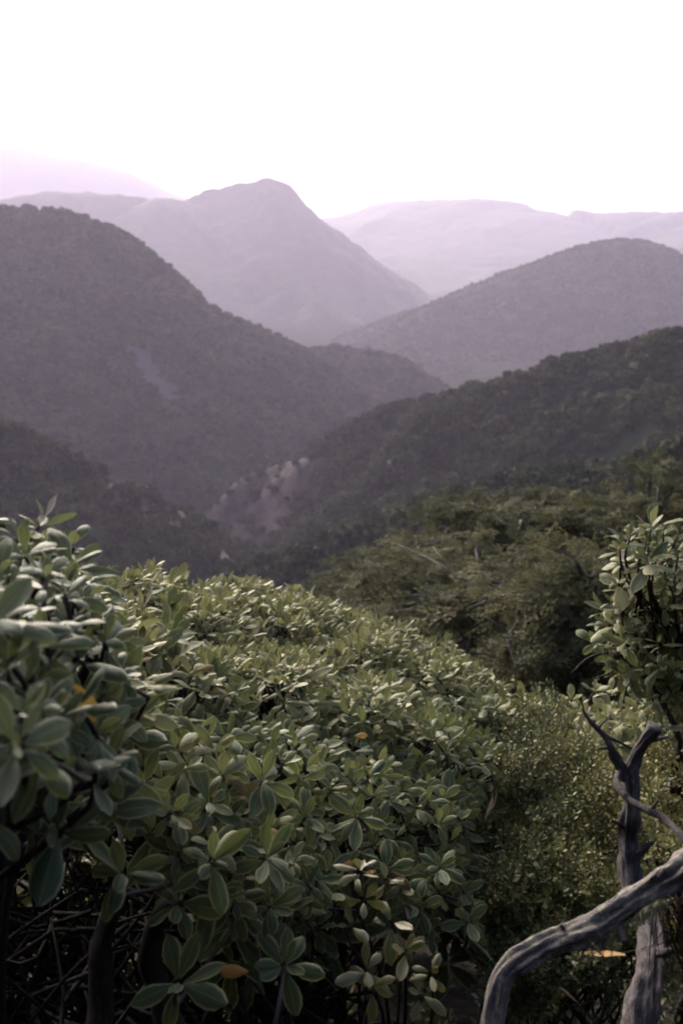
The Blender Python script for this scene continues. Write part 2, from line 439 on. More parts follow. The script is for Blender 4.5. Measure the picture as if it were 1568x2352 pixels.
def hill(crest, slope, rnd, res, label, rib=(60, 0.1), canopy=0.0, rough=(80, 6), bare=(), drop=0.0, seed=0, reach=None, canopy_scale=9.0):
    C = np.array([far(*c) for c in crest]); C[:, 2] -= drop
    Q, _ = resample(C, np.ones(len(C)), max(60, len(C) * 16))
    arc = np.concatenate([[0], np.cumsum(np.linalg.norm(np.diff(Q[:, :2], axis=0), axis=1))])
    floor = floor_at(Q[:, 1])
    reach = reach or (Q[:, 2].max() - floor.min()) / slope * 1.15 + rnd
    x0, y0 = Q[:, :2].min(0) - reach; x1, y1 = Q[:, :2].max(0) + reach
    y0 = max(y0, 25.0)
    xs = np.arange(x0, x1 + res, res); ys = np.arange(y0, y1 + res, res)
    X, Y = np.meshgrid(xs, ys, indexing='ij')
    X = X + R.uniform(-.25, .25, X.shape) * res; Y = Y + R.uniform(-.25, .25, Y.shape) * res
    W1 = fbm(X / rough[0], Y / rough[0], seed + 1); W2 = fbm(X / rough[0] + 31, Y / rough[0] + 7, seed + 2)
    Xw, Yw = X + W1 * rough[0] * 0.35, Y + W2 * rough[0] * 0.35
    H = np.full(X.shape, -1e9); K = np.zeros(X.shape, int); D = np.zeros(X.shape)
    for k in range(len(Q)):
        d = np.hypot(Xw - Q[k, 0], Yw - Q[k, 1])
        h = Q[k, 2] - slope * (np.sqrt(d * d + rnd * rnd) - rnd)
        b = h > H
        H = np.where(b, h, H); K = np.where(b, k, K); D = np.where(b, d, D)
    s = arc[K]
    grow = np.clip(D / (rnd * 2.5 + 20), 0, 1)
    H = H + grow * rib[0] * rib[1] * (1.6 * noise2(s / rib[0] + 0.35 * W1, D / (rib[0] * 5), seed + 3) + 0.8 * noise2(s / rib[0] * 2.3, D / (rib[0] * 3), seed + 4) - 0.7)
    H = H + rough[1] * grow * (fbm(X / rough[0] * 1.3, Y / rough[0] * 1.3, seed + 9) - 0.5)
    if canopy:
        H = H + canopy * (np.abs(noise2(X / canopy_scale, Y / canopy_scale, seed + 5)) * -2 + 0.6 + 0.7 * noise2(X / canopy_scale * 2.1, Y / canopy_scale * 2.1, seed + 6))
    V = np.stack([X, Y, H], -1).reshape(-1, 3)
    F = grid_faces(*X.shape)
    keep = (V[F][:, :, 2].max(1) > floor_at(V[F][:, :, 1].mean(1)) - 6)
    F = F[keep]
    used = np.unique(F); mp = np.full(len(V), -1); mp[used] = np.arange(len(used))
    V = V[used]; F = mp[F]
    px, py, _ = project(V)
    B = np.zeros(len(V))
    for poly, amt in bare:
        B = np.maximum(B, inside(px, py, poly) * amt)
    o = link('hill', make_mesh('hill', V, F, M_HILL, attrs={'bare': B}))
    tag(o, label, 'hill', kind='structure')
    return V, F, B

FAR_CREST = [(600, 520, 4026), (760, 492, 3904), (830, 477, 3843), (900, 466, 3782), (1000, 460, 3721), (1120, 457, 3660), (1180, 467, 3660), (1280, 480, 3660), (1380, 490, 3660), (1450, 486, 3599), (1570, 486, 3538), (1800, 470, 3416), (2100, 440, 3294)]
hill([(-900, 250, 3653), (-500, 290, 3740), (-200, 318, 3828), (0, 333, 3914), (100, 347, 3914), (200, 372, 3914), (300, 412, 3957), (380, 445, 4002), (470, 480, 4002), (560, 520, 4002)], 0.45, 120, 60, 'pale far mountain fading into the white sky at the left', rib=(260, 0.12), canopy=5, rough=(420, 40), seed=11, canopy_scale=90)
hill(FAR_CREST, 0.17, 60, 20, 'long pale lavender ridge across the far right skyline', rib=(170, 0.2), canopy=8, rough=(260, 5), seed=25, canopy_scale=30)
hill([(1700, 560, 2745), (1450, 575, 2623), (1230, 600, 2501), (1130, 630, 2379), (1050, 662, 2257), (985, 695, 2135)], 0.34, 30, 14, 'low pale spur below the long far ridge', rib=(110, 0.15), canopy=5, rough=(130, 8), seed=33, canopy_scale=16)
CONE = hill([(-600, 440, 2318), (-200, 452, 2196), (0, 456, 2135), (60, 442, 2135), (150, 438, 2147), (300, 443, 2171), (430, 455, 2183), (480, 432, 2196), (560, 413, 2196), (620, 408, 2196), (662, 424, 2196), (700, 458, 2183), (770, 505, 2171), (850, 580, 2147), (920, 640, 2122), (990, 695, 2074)],
     0.66, 16, 11, 'pale conical hill with a saddle on its left, mid distance', rib=(80, 0.42), canopy=6, rough=(150, 9), seed=44, drop=3, canopy_scale=13)
hill([(380, 452, 2147), (440, 490, 2061), (560, 570, 1939), (700, 655, 1793), (800, 718, 1683), (900, 784, 1549)], 0.50, 16, 10, 'pale spur running down from the saddle beside the conical hill', rib=(70, 0.3), canopy=4, rough=(120, 8), seed=46, drop=3, canopy_scale=12)
HV = hill([(1900, 700, 1322), (1720, 650, 1345), (1568, 590, 1357), (1500, 556, 1380), (1420, 543, 1391), (1340, 556, 1380), (1230, 607, 1334), (1100, 665, 1276), (990, 712, 1230), (940, 765, 1184), (985, 815, 1058), (1040, 856, 977)],
     0.42, 30, 8, 'rounded greyish hill at the right behind the dark ridge', rib=(70, 0.18), canopy=3, rough=(110, 8), seed=55, drop=6)
AV = hill([(-700, 560, 560), (-300, 490, 600), (-100, 468, 640), (0, 464, 650), (90, 464, 655), (150, 482, 660), (270, 547, 665), (380, 612, 675), (480, 672, 690), (600, 732, 710), (720, 774, 735), (850, 800, 765), (950, 836, 790), (1040, 885, 815)],
     0.60, 24, 6, 'large dark forested hillside on the left with a landslip scar', rib=(55, 0.36), rough=(80, 7), seed=66, drop=5,
     bare=[([(285, 765), (345, 790), (385, 860), (425, 900), (420, 950), (350, 915), (305, 850)], 1.0), ([(390, 1155), (420, 1155), (470, 1215), (540, 1282), (580, 1312), (540, 1330), (470, 1285), (415, 1225)], 1.0)])
BV = hill([(2500, 560, 215), (2100, 640, 235), (1800, 690, 250), (1568, 737, 268), (1400, 783, 285), (1250, 820, 300), (1150, 850, 312), (1020, 888, 328), (900, 938, 345), (740, 1010, 368), (560, 1076, 392), (440, 1146, 412), (415, 1185, 418)],
     0.62, 12, 4.5, 'dark forested ridge descending from the right into the valley', rib=(44, 0.46), rough=(60, 7), seed=77, drop=1.5,
     bare=[([(560, 1080), (740, 1030), (780, 1060), (700, 1150), (640, 1230), (560, 1290), (480, 1270), (450, 1200), (440, 1150)], 0.72), ([(390, 1155), (420, 1155), (470, 1215), (540, 1282), (580, 1312), (540, 1330), (470, 1285), (415, 1225)], 0.85), ([(640, 1120), (700, 1110), (670, 1180), (600, 1250), (560, 1240)], 0.86)])
CV = hill([(-900, 700, 255), (-500, 800, 265), (-200, 880, 285), (0, 958, 305), (130, 1015, 320), (250, 1092, 338), (350, 1166, 352), (420, 1226, 362), (465, 1290, 352), (500, 1350, 335)],
     0.55, 10, 4.5, 'dark forested spur at lower left with a pale scree patch on its crest', rib=(36, 0.3), rough=(50, 6), seed=88, drop=5.5,
     bare=[([(215, 1075), (300, 1085), (400, 1155), (450, 1190), (425, 1240), (330, 1200), (235, 1140)], 0.62), ([(390, 1155), (420, 1155), (470, 1215), (540, 1282), (580, 1312), (540, 1330), (470, 1285), (415, 1225)], 0.6)])
DV = hill([(2300, 850, 118), (1900, 940, 126), (1568, 1030, 138), (1300, 1085, 150), (1100, 1140, 160), (900, 1205, 174), (800, 1258, 180), (700, 1296, 185), (600, 1325, 190), (500, 1370, 196)],
     0.62, 8, 3.0, 'nearest dark green spur behind the beech trees', rib=(26, 0.25), rough=(34, 4), seed=99, drop=4)

# gravel stream bed in the valley
from mathutils.bvhtree import BVHTree
from mathutils import Vector
trees_ = [BVHTree.FromPolygons(v.tolist(), f.tolist()) for v, f, b in (AV, BV, CV)] + [BVHTree.FromPolygons(GV.tolist(), GF.tolist())]
def on_land(x, y):
    d = Vector(ray(x, y)); best = None
    for t in trees_:
        h = t.ray_cast(Vector((0, 0, 0)) + d * 60, d)
        if h[0] is not None and (best is None or h[3] < best[1]):
            best = (h[0], h[3])
    return np.array(best[0])
cl, hw = resample([(400, 1160, 0), (428, 1192, 0), (455, 1222, 0), (485, 1252, 0), (515, 1280, 0), (548, 1308, 0)], [5, 9, 13, 17, 14, 8], 44)
hw = hw * (1 + 0.7 * noise2(np.arange(44) / 3.0, np.zeros(44), 5))
SV = np.array([on_land(cl[k, 0] + hw[k] * q, cl[k, 1] - 0.25 * hw[k] * q) + np.array([0, 0, 0.6 + 0.3 * R.rand()]) for k in range(44) for q in (-1, -.5, 0, .5, 1)])
tag(link('stream_bed', make_mesh('stream_bed', SV, grid_faces(44, 5), M_GRAVEL)), 'pale gravel stream bed at the bottom of the valley', 'stream bed', kind='structure')

# ------------------------------------------------------------------ forest on the hills
def crown_mesh(name, seed, lobes=9, quads=46, mat=M_FOREST):
    rs = np.random.RandomState(seed)
    V = []; F = []; Tn = []; n = 0
    for l in range(lobes):
        if l == 0:
            c = np.array([0, 0, 0.25]); rad = np.array([0.62, 0.62, 0.50])
        else:
            a = rs.uniform(0, 2 * math.pi); q = rs.uniform(0.25, 0.68)
            c = np.array([q * math.cos(a), q * math.sin(a), rs.uniform(-0.1, 0.62) + 0.25 * (0.6 - q)]); rad = np.array([1, 1, 0.72]) * rs.uniform(0.24, 0.44)
        m = quads if l else quads * 2
        d = unit(rs.normal(size=(m, 3))); d[:, 2] = np.abs(d[:, 2]) * rs.choice([1, 1, 1, -0.6], m); d = unit(d)
        P = c + d * rad * rs.uniform(0.82, 1.12, (m, 1))
        nrm = unit(d + rs.normal(size=(m, 3)) * 0.45)
        t1 = unit(np.cross(nrm, rs.normal(size=(m, 3)))); t2 = np.cross(nrm, t1)
        sz = rs.uniform(0.10, 0.19, (m, 1))
        q4 = np.stack([P - t1 * sz, P - t2 * sz * 0.8 + nrm * 0.03, P + t1 * sz, P + t2 * sz * 0.8 + nrm * 0.03], 1)
        V.append(q4.reshape(-1, 3)); F.append(np.arange(m * 4).reshape(-1, 4) + n); n += m * 4
        Tn.append(np.repeat(rs.uniform(0, 1, m) * 0.5 + rs.uniform(0, 0.6), 4))
    V0, F0 = tube([(0, 0, -1.1), (0.03, 0, -0.3), (0, 0, 0.35)], [0.07, 0.05, 0.03], 4, 6)
    V.append(V0); F.append(F0 + n); Tn.append(np.zeros(len(V0)))
    return make_mesh(name, np.concatenate(V), np.concatenate(F), mat, attrs={'tint': np.concatenate(Tn)}, smooth=False)

crowns = [crown_mesh('tree_crown', 200 + k) for k in range(6)]
crown_col = bpy.data.collections.new('tree_kinds')
for m in crowns:
    crown_col.objects.link(bpy.data.objects.new('tree_kind', m))

def forest_nodes(idx):
    ng = bpy.data.node_groups.new('scatter', 'GeometryNodeTree')
    ng.interface.new_socket('Geometry', in_out='INPUT', socket_type='NodeSocketGeometry')
    ng.interface.new_socket('Geometry', in_out='OUTPUT', socket_type='NodeSocketGeometry')
    gi = ng.nodes.new('NodeGroupInput'); go = ng.nodes.new('NodeGroupOutput')
    ci = ng.nodes.new('GeometryNodeCollectionInfo'); ci.inputs['Collection'].default_value = crown_col
    ci.inputs['Separate Children'].default_value = True
    iop = ng.nodes.new('GeometryNodeInstanceOnPoints'); iop.inputs['Pick Instance'].default_value = True
    def attr(nm, typ):
        n = ng.nodes.new('GeometryNodeInputNamedAttribute'); n.data_type = typ; n.inputs['Name'].default_value = nm
        return n.outputs['Attribute']
    L = ng.links.new
    L(gi.outputs[0], iop.inputs['Points']); L(ci.outputs[0], iop.inputs['Instance'])
    L(attr('pick', 'INT'), iop.inputs['Instance Index'])
    L(attr('size', 'FLOAT_VECTOR'), iop.inputs['Scale'])
    e = ng.nodes.new('FunctionNodeEulerToRotation'); L(attr('turn', 'FLOAT_VECTOR'), e.inputs[0]); L(e.outputs[0], iop.inputs['Rotation'])
    L(iop.outputs[0], go.inputs[0])
    return ng
SCATTER = forest_nodes(0)

def sample_hill(hv, density, seed, ymax=None):
    V, F, B = hv
    rs = np.random.RandomState(seed)
    P4 = V[F]; c = P4.mean(1)
    area = np.linalg.norm(np.cross(P4[:, 2] - P4[:, 0], P4[:, 3] - P4[:, 1]), axis=1) / 2
    px, py, z = project(c)
    ok = (px > -250) & (px < 1820) & (py < 1750) & (c @ FW > 5)
    nrm = np.cross(P4[:, 2] - P4[:, 0], P4[:, 3] - P4[:, 1]); nrm *= np.sign(nrm[:, 2:3] + 1e-9)
    facing = (unit(nrm) * unit(-c)).sum(1) > -0.8
    ok &= facing
    bare = B[F].mean(1)
    lam = np.where(ok, area * density * np.clip(1 - bare * 1.12, 0, 1), 0)
    n = rs.poisson(lam)
    idx = np.repeat(np.arange(len(F)), n)
    u, v = rs.rand(len(idx), 1), rs.rand(len(idx), 1)
    Q = P4[idx]
    return (Q[:, 0] * (1 - u) * (1 - v) + Q[:, 1] * u * (1 - v) + Q[:, 2] * u * v + Q[:, 3] * (1 - u) * v), rs

def scatter(points, rad, rs, label):
    n = len(points)
    me = bpy.data.meshes.new('forest'); me.vertices.add(n); me.vertices.foreach_set('co', points.astype(np.float32).ravel())
    s = rad * np.exp(np.clip(rs.normal(0, 0.38, n), -0.9, 0.6)); hs = s * rs.uniform(0.85, 1.35, n)
    a = me.attributes.new('size', 'FLOAT_VECTOR', 'POINT'); a.data.foreach_set('vector', np.stack([s, s, hs], 1).astype(np.float32).ravel())
    a = me.attributes.new('turn', 'FLOAT_VECTOR', 'POINT'); a.data.foreach_set('vector', np.stack([rs.normal(0, .08, n), rs.normal(0, .08, n), rs.uniform(0, 6.28, n)], 1).astype(np.float32).ravel())
    a = me.attributes.new('pick', 'INT', 'POINT'); a.data.foreach_set('value', rs.randint(0, 6, n).astype(np.int32))
    me.update()
    o = link('forest', me); md = o.modifiers.new('scatter', 'NODES'); md.node_group = SCATTER
    tag(o, label, 'forest', kind='stuff')
    return o

counts = {}
for hv, dens, rad, label in ((HV, 0.060, 2.1, 'forest covering the rounded greyish hill at the right'),
                             (AV, 0.085, 2.2, 'dense forest covering the large left hillside'),
                             (BV, 0.115, 2.1, 'dense forest covering the ridge descending from the right'),
                             (CV, 0.115, 2.1, 'dense forest covering the lower left spur')):
    P, rs = sample_hill(hv, dens, 500 + len(counts)); counts[label] = len(P)
    P[:, 2] += rad * 0.55
    scatter(P, rad, rs, label)
# nearest spur: single trees where they show largest, the rest as a mass
P, rs = sample_hill(DV, 0.12, 777)
P[:, 2] += 1.2
px, py, z = project(P)
vis = (px > 480) & (px < 1600) & (py > 1000) & (py < 1420)
order = np.argsort(np.where(vis, z, 1e9))
single, rest = order[:90], order[90:]
scatter(P[rest], 2.2, rs, 'forest covering the nearest spur behind the beech trees')
for k in single:
    o = link('forest_tree', crowns[rs.randint(6)], loc=tuple(P[k]))
    s = 2.3 * math.exp(rs.normal(0, .2)); o.scale = (s, s, s * rs.uniform(.9, 1.3)); o.rotation_euler = (0, 0, rs.uniform(0, 6.28))
    tag(o, 'dark round forest tree on the nearest spur behind the beeches', 'tree', 'forest trees on the nearest spur')
# trees on the skyline of the dark right ridge
cr = np.array([far(*c) for c in [(1568, 737, 268), (1400, 783, 285), (1250, 820, 300), (1150, 850, 312), (1020, 888, 328)]])
Q, _ = resample(cr, np.ones(5), 44)
for k in range(44):
    p = Q[k] + np.array([rs.normal(0, .8), rs.normal(0, .8), -3.3 + rs.normal(0, .4)])
    o = link('skyline_tree', crowns[rs.randint(6)], loc=tuple(p))
    s = 1.35 * math.exp(rs.normal(0, .25)); o.scale = (s, s, s * rs.uniform(1.0, 1.4)); o.rotation_euler = (0, 0, rs.uniform(0, 6.28))
    tag(o, 'dark tree standing on the skyline of the dark right ridge', 'tree', 'trees along the crest of the dark right ridge')

# ------------------------------------------------------------------ leaves, whorls, shrubs
def leaf_template(na, nc, bend, fold, curl, W=0.21, wave=0.0, ph=0.0):
    t = np.linspace(0, 1, na + 1); s = np.linspace(-1, 1, nc + 1)
    w = W * np.sin(np.pi * np.clip(t, 0, 1) ** 1.22 * 0.965 + 0.035) ** 0.62
    w[0] = 0.03; w[1] = max(w[1] * 0.85, 0.05); w[-1] = 0.035
    phi = bend * t
    dy = np.cos(phi); dz = -np.sin(phi)
    y = np.concatenate([[0], np.cumsum((dy[1:] + dy[:-1]) / 2) / na]); z = np.concatenate([[0], np.cumsum((dz[1:] + dz[:-1]) / 2) / na])
    Tm, Sm = np.meshgrid(t, s, indexing='ij')
    X = Sm * w[:, None]
    Y = y[:, None] + 0 * X
    Z = z[:, None] + fold * np.abs(X) - curl * np.abs(Sm) ** 3 * w[:, None] + wave * np.sin(Tm * 9 + ph + Sm) * np.abs(Sm) * 0.05
    V = np.stack([X, Y, Z], -1).reshape(-1, 3)
    return V, grid_faces(na + 1, nc + 1)[:, ::-1], np.stack([Sm * .5 + .5, Tm], -1).reshape(-1, 2)

TEMPL = [leaf_template(5, 4, b, f, c, W=w, wave=wv, ph=k) for k, (b, f, c, w, wv) in enumerate([
    (0.10, 0.35, 0.25, 0.21, .3), (0.45, 0.28, 0.35, 0.22, .4), (0.8, 0.22, 0.40, 0.20, .5), (-0.25, 0.40, 0.15, 0.21, .3),
    (0.25, 0.20, 0.45, 0.24, .6), (1.15, 0.25, 0.45, 0.19, .4), (0.0, 0.5, 0.2, 0.19, .5), (0.6, 0.1, 0.55, 0.22, .7)])]

PARAMS = [(0.10, 0.35, 0.25, 0.21), (0.45, 0.28, 0.35, 0.22), (0.8, 0.22, 0.40, 0.20), (-0.25, 0.40, 0.15, 0.21), (0.25, 0.20, 0.45, 0.24), (1.15, 0.25, 0.45, 0.19), (0.0, 0.5, 0.2, 0.19), (0.6, 0.1, 0.55, 0.22)]
TEMPL_LOW = [leaf_template(3, 2, b, f, 0.0, W=w) for b, f, c, w in PARAMS]       # for leaves deep inside a bush

def leaf_bank(mat):
    out = []
    for v, (V, F, U) in enumerate(TEMPL):
        out.append([make_mesh('leaf', V, F, mat, uv=U, attrs={'tint': np.full(len(V), tt)}) for tt in (0.1, 0.5, 0.9)])
    return out
BANK = {}
def bank(mat):
    if mat.name not in BANK:
        BANK[mat.name] = leaf_bank(mat)
    return BANK[mat.name]

class Leaves:
    def __init__(s): s.o = []; s.b = []; s.l = []; s.v = []; s.t = []; s.front = []; s.mat = []
    def add(s, o, d, nrm, L, tint=None, front=1, mat=0, var=None):
        d = unit(d); nrm = unit(nrm - d * (nrm @ d)); x = np.cross(d, nrm)
        s.o.append(o); s.b.append(np.stack([x, d, nrm])); s.l.append(L)
        s.v.append(R.randint(8) if var is None else var); s.t.append(R.rand() if tint is None else tint); s.front.append(front); s.mat.append(mat)
    def whorl(s, c, axis, L, n=7, front=1, mat=0, spread=(22, 82), tint=None, az=None):
        a = unit(axis + R.normal(size=3) * 0.08)
        e1 = unit(np.cross(a, [0.3, 0.5, 0.81])); e2 = np.cross(a, e1)
        az = R.uniform(0, 6.28) if az is None else az
        if tint is None and front == 0: tint = R.uniform(0.0, 0.3)  # inner leaves get a darker colour, painted-in shade
        for i in range(n):
            f = (i + 0.5) / n
            az += 2.4 + R.normal() * 0.22
            th = math.radians(spread[0] + (spread[1] - spread[0]) * f ** 0.8 + R.normal() * 9)
            rad = e1 * math.cos(az) + e2 * math.sin(az)
            d = a * math.cos(th) + rad * math.sin(th)
            d = d + np.array([0, 0, -0.12 * f])
            nrm = a - d * (a @ d) + R.normal(size=3) * 0.22
            s.add(c + a * 0.012 * (1 - f) + d * 0.006, d, nrm, L * (0.62 + 0.42 * f ** 0.6) * math.exp(R.normal() * 0.19), tint=tint, front=front, mat=mat)

def build_leaves(lv, mats, parent, limit=300, special=None):
    O = np.array(lv.o); B = np.array(lv.b); L = np.array(lv.l); Vv = np.array(lv.v); T = np.array(lv.t); Fr = np.array(lv.front); Mt = np.array(lv.mat)
    tip = O + B[:, 1] * L[:, None] * 0.5
    px, py, z = project(tip)
    infr = (px > -30) & (px < 1598) & (py > 0) & (py < 2380)
    score = np.where(infr & (Fr > 0), L / z, 0) * np.where(Fr > 1, 3, 1)
    order = np.argsort(-score)
    own = order[:limit]; own = own[score[own] > 0]
    base = np.array(parent.location)
    for k in own:
        ti = 0 if T[k] < .33 else (1 if T[k] < .67 else 2)
        me = bank(mats[Mt[k]])[Vv[k]][ti]
        o = link('leaf', me, parent)
        M = np.eye(4); M[:3, :3] = B[k].T * L[k]; M[:3, 3] = O[k] - base
        from mathutils import Matrix
        o.matrix_local = Matrix(M.tolist())
        if special and Mt[k] in special:
            o['label'] = special[Mt[k]]
    rest = np.setdiff1d(np.arange(len(L)), own)
    for mi, m in enumerate(mats):
        Vs, Fs, Us, Ts, n = [], [], [], [], 0
        for v in range(2 * len(TEMPL)):
            low = v >= len(TEMPL); v = v % len(TEMPL)
            idx = rest[(Vv[rest] == v) & (Mt[rest] == mi) & (((Fr[rest] == 0) & (np.linalg.norm(O[rest], axis=1) > 1.6)) == low)]
            if not len(idx):
                continue
            tv, tf, tu = (TEMPL_LOW if low else TEMPL)[v]
            W = O[idx][:, None, :] + L[idx][:, None, None] * np.einsum('vk,nkj->nvj', tv, B[idx]) - base
            m_ = len(tv)
            Vs.append(W.reshape(-1, 3)); Fs.append((tf[None] + (np.arange(len(idx)) * m_)[:, None, None] + n).reshape(-1, 4)); n += len(idx) * m_
            Us.append(np.tile(tu, (len(idx), 1))); Ts.append(np.repeat(T[idx], m_))
        if n:
            o = link('foliage', make_mesh('foliage', np.concatenate(Vs), np.concatenate(Fs), m, uv=np.concatenate(Us), attrs={'tint': np.concatenate(Ts)}), parent)
            o['kind'] = 'stuff'

def rbf(ctrl):
    C = np.array(ctrl, float)
    def f(x, y):
        w = 1.0 / (((x[:, None] - C[:, 0]) ** 2 + (y[:, None] - C[:, 1]) ** 2) ** 1.5 + 2000)
        return (w * C[:, 2]).sum(1) / w.sum(1)
    return f

def spots(poly, depth, gap, tries, taken=None, seed=0):
    """points on the bush surface inside an outline, no two closer than gap"""
    rs = np.random.RandomState(seed)
    poly = np.array(poly, float)
    x0, y0 = poly.min(0); x1, y1 = poly.max(0)
    X = rs.uniform(x0, x1, tries); Y = rs.uniform(y0, y1, tries)
    k = inside(X, Y, poly); X, Y = X[k], Y[k]
    D = depth(X, Y)
    P = np.array([at(a, b, c) for a, b, c in zip(X, Y, D)])
    G = np.array([gap(a, b) for a, b in zip(X, Y)]) if callable(gap) else np.full(len(X), gap)
    c = max(0.03, float(G.max()) if len(G) else 0.1)
    out = []; sc = {}
    def key(p): return int(math.floor(p[0] / c)), int(math.floor(p[1] / c)), int(math.floor(p[2] / c))
    for p in (taken or []):
        sc.setdefault(key(p), []).append(tuple(p))
    PL = P.tolist(); GL = (G * G).tolist()
    for q, p in enumerate(PL):
        k = key(p); g = GL[q]; hit = False
        for dx in (-1, 0, 1):
            for dy in (-1, 0, 1):
                for dz in (-1, 0, 1):
                    for o in sc.get((k[0] + dx, k[1] + dy, k[2] + dz), ()):
                        if (p[0] - o[0]) ** 2 + (p[1] - o[1]) ** 2 + (p[2] - o[2]) ** 2 < g:
                            hit = True; break
                    if hit: break
                if hit: break
            if hit: break
        if not hit:
            sc.setdefault(k, []).append(tuple(p)); out.append((P[q], X[q], Y[q], D[q]))
    return out

def twig(bag, p, axis, inner, r0=0.003):
    q = p - unit(axis) * R.uniform(0.05, 0.09)
    e = q + (inner - q) * R.uniform(0.25, 0.5) + R.normal(size=3) * 0.03
    bag.add(*tube([p + unit(axis) * 0.01, q, e], [r0 * 0.8, r0, r0 * 1.6], 6, 5))

def stems(parent, root, targets, r0, n, mat=M_STEM, name='stem', wig=0.06):
    for k in range(n):
        t = targets[R.randint(len(targets))]
        a = root + R.normal(size=3) * np.array([0.10, 0.10, 0.0])
        m1 = a + (t - a) * 0.35 + R.normal(size=3) * wig + np.array([0, 0, -0.08]); m2 = a + (t - a) * 0.7 + R.normal(size=3) * wig
        V, F = tube([a, m1, m2, t], [r0, r0 * 0.8, r0 * 0.5, r0 * 0.22], 22, 8, rough=0.25, seed=k)
        b = Bag(); b.add(V, F); b.link(name, mat, parent)

CAMV = np.zeros(3)
def facing(p, y, top, low, up_top=1.0):
    """direction the whorls grow: upright on top of a bush, outwards lower down"""
    f = np.clip((y - top) / (low - top), 0, 1)
    tc = unit(-p)
    return unit(np.array([0, 0, 1.0]) * (1.0 - 0.45 * f) + tc * (0.02 + 0.85 * f) + R.normal(size=3) * 0.30)

# ---- main bush
BUSH_OUT = [(215, 1335), (300, 1335), (400, 1345), (500, 1348), (600, 1350), (690, 1366), (800, 1412), (900, 1446), (950, 1458), (1035, 1500), (1100, 1548), (1150, 1580), (1150, 1640), (1130, 1720), (1130, 1790), (1075, 1870), (1040, 1910), (1055, 1990), (1075, 2090), (1030, 2140), (960, 2120), (880, 2010), (800, 1960), (760, 2060), (700, 2120), (560, 2120), (470, 2030), (380, 1930), (330, 1830), (270, 1730), (215, 1600)]
BUSH_D = rbf([(250, 1340, 2.3), (260, 1500, 1.75), (260, 1650, 1.45), (350, 1850, 1.35), (450, 1345, 3.5), (450, 1450, 2.55), (450, 1600, 1.9), (450, 1800, 1.5), (500, 2000, 1.45), (650, 1355, 3.95), (650, 1450, 3.0), (650, 1600, 2.2), (650, 1800, 1.75), (640, 2000, 1.6), (640, 2250, 1.62),
              (820, 1415, 3.9), (850, 1520, 3.0), (850, 1650, 2.3), (830, 1850, 1.95), (850, 2050, 1.85), (1000, 1480, 3.8), (1000, 1580, 2.95), (1000, 1720, 2.35), (980, 1900, 2.1), (1000, 2100, 2.05), (1130, 1570, 3.5), (1120, 1660, 2.9), (1120, 1800, 2.5)])
bush_root = np.array([-0.18, 2.05, float(ground_z(np.array([-0.18]), np.array([2.05]))[0])])
bush = empty('leathery_shrub', bush_root)
tag(bush, 'big domed shrub of dark green leathery leaves filling the centre', 'shrub')
lv = Leaves(); twigs = Bag()
HAND = [(285, 2012, 1.25, 8, 0.085), (486, 1984, 1.40, 8, 0.082), (413, 2074, 1.45, 7, 0.070), (413, 2262, 1.40, 7, 0.095), (612, 1975, 1.50, 9, 0.085), (620, 2085, 1.56, 8, 0.078), (653, 2222, 1.55, 9, 0.088),
        (961, 2085, 1.95, 8, 0.085), (888, 1998, 1.9, 7, 0.075), (823, 1880, 1.85, 8, 0.08), (1008, 1996, 2.0, 8, 0.08), (1070, 2120, 2.05, 6, 0.08), (600, 1800, 1.62, 10, 0.085), (480, 1850, 1.5, 8, 0.08), (520, 1700, 1.75, 9, 0.085), (700, 1880, 1.75, 7, 0.08)]
taken = []
CENTER = np.array([-0.12, 2.5, -1.75])
for x, y, d, n, L in HAND:
    p = at(x, y, d); taken.append(p)
    ax = unit(unit(-p) * 0.95 + np.array([0, 0, 0.42]) + R.normal(size=3) * 0.15)
    lv.whorl(p, ax, L * 0.64, n, front=1, spread=(30, 92), tint=R.uniform(0.0, 0.25)); twig(twigs, p, ax, CENTER)
sp = spots(BUSH_OUT, BUSH_D, lambda x, y: 0.034 if y < 1560 else (0.038 if y < 1720 else 0.048), 200000, taken, 5)
for p, x, y, d in sp:
    ax = facing(p, y, 1560, 1850)
    pale = float(np.clip(np.interp(y, [1350, 1560, 1700, 1850], [0.85, 0.7, 0.32, 0.12]) + R.normal() * 0.22, 0, 1))    # paler fresh growth; also paints a lit top and shaded lower face
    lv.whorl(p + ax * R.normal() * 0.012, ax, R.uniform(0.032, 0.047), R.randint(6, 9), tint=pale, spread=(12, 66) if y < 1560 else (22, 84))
    if R.rand() < 0.8: twig(twigs, p, ax, CENTER)
front_targets = [p for p, x, y, d in sp]
# second layer, deeper inside the bush, and the far side of the dome
sp2 = spots(BUSH_OUT, lambda x, y: BUSH_D(x, y) + 0.12, lambda x, y: 0.055 if y < 1650 else 0.09, 60000, None, 6)
for p, x, y, d in sp2:
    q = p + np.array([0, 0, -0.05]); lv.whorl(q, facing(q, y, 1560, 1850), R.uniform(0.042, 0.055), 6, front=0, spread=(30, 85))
for k in range(420):
    x = R.uniform(230, 1160); y = np.interp(x, [230, 500, 690, 950, 1160], [1335, 1348, 1366, 1458, 1590])
    b = R.uniform(0.02, 1.0); p = at(x, y, BUSH_D(np.array([x]), np.array([y]))[0] + b) + np.array([0, 0, -0.05 - 0.55 * b * b])
    lv.whorl(p, np.array([0, 0.5, 0.9]), 0.072, 6, front=0)
for k in range(160):                         # right flank, turned away from the camera
    y = R.uniform(1590, 2100); x = np.interp(y, [1590, 1790, 1900, 2100], [1150, 1130, 1050, 1075])
    b = R.uniform(0.05, 0.9); p = at(x, y, BUSH_D(np.array([x]), np.array([y]))[0] + b)
    lv.whorl(p + np.array([-0.05 * b, 0, -0.1]), np.array([0.8, 0, 0.6]), 0.072, 6, front=0)
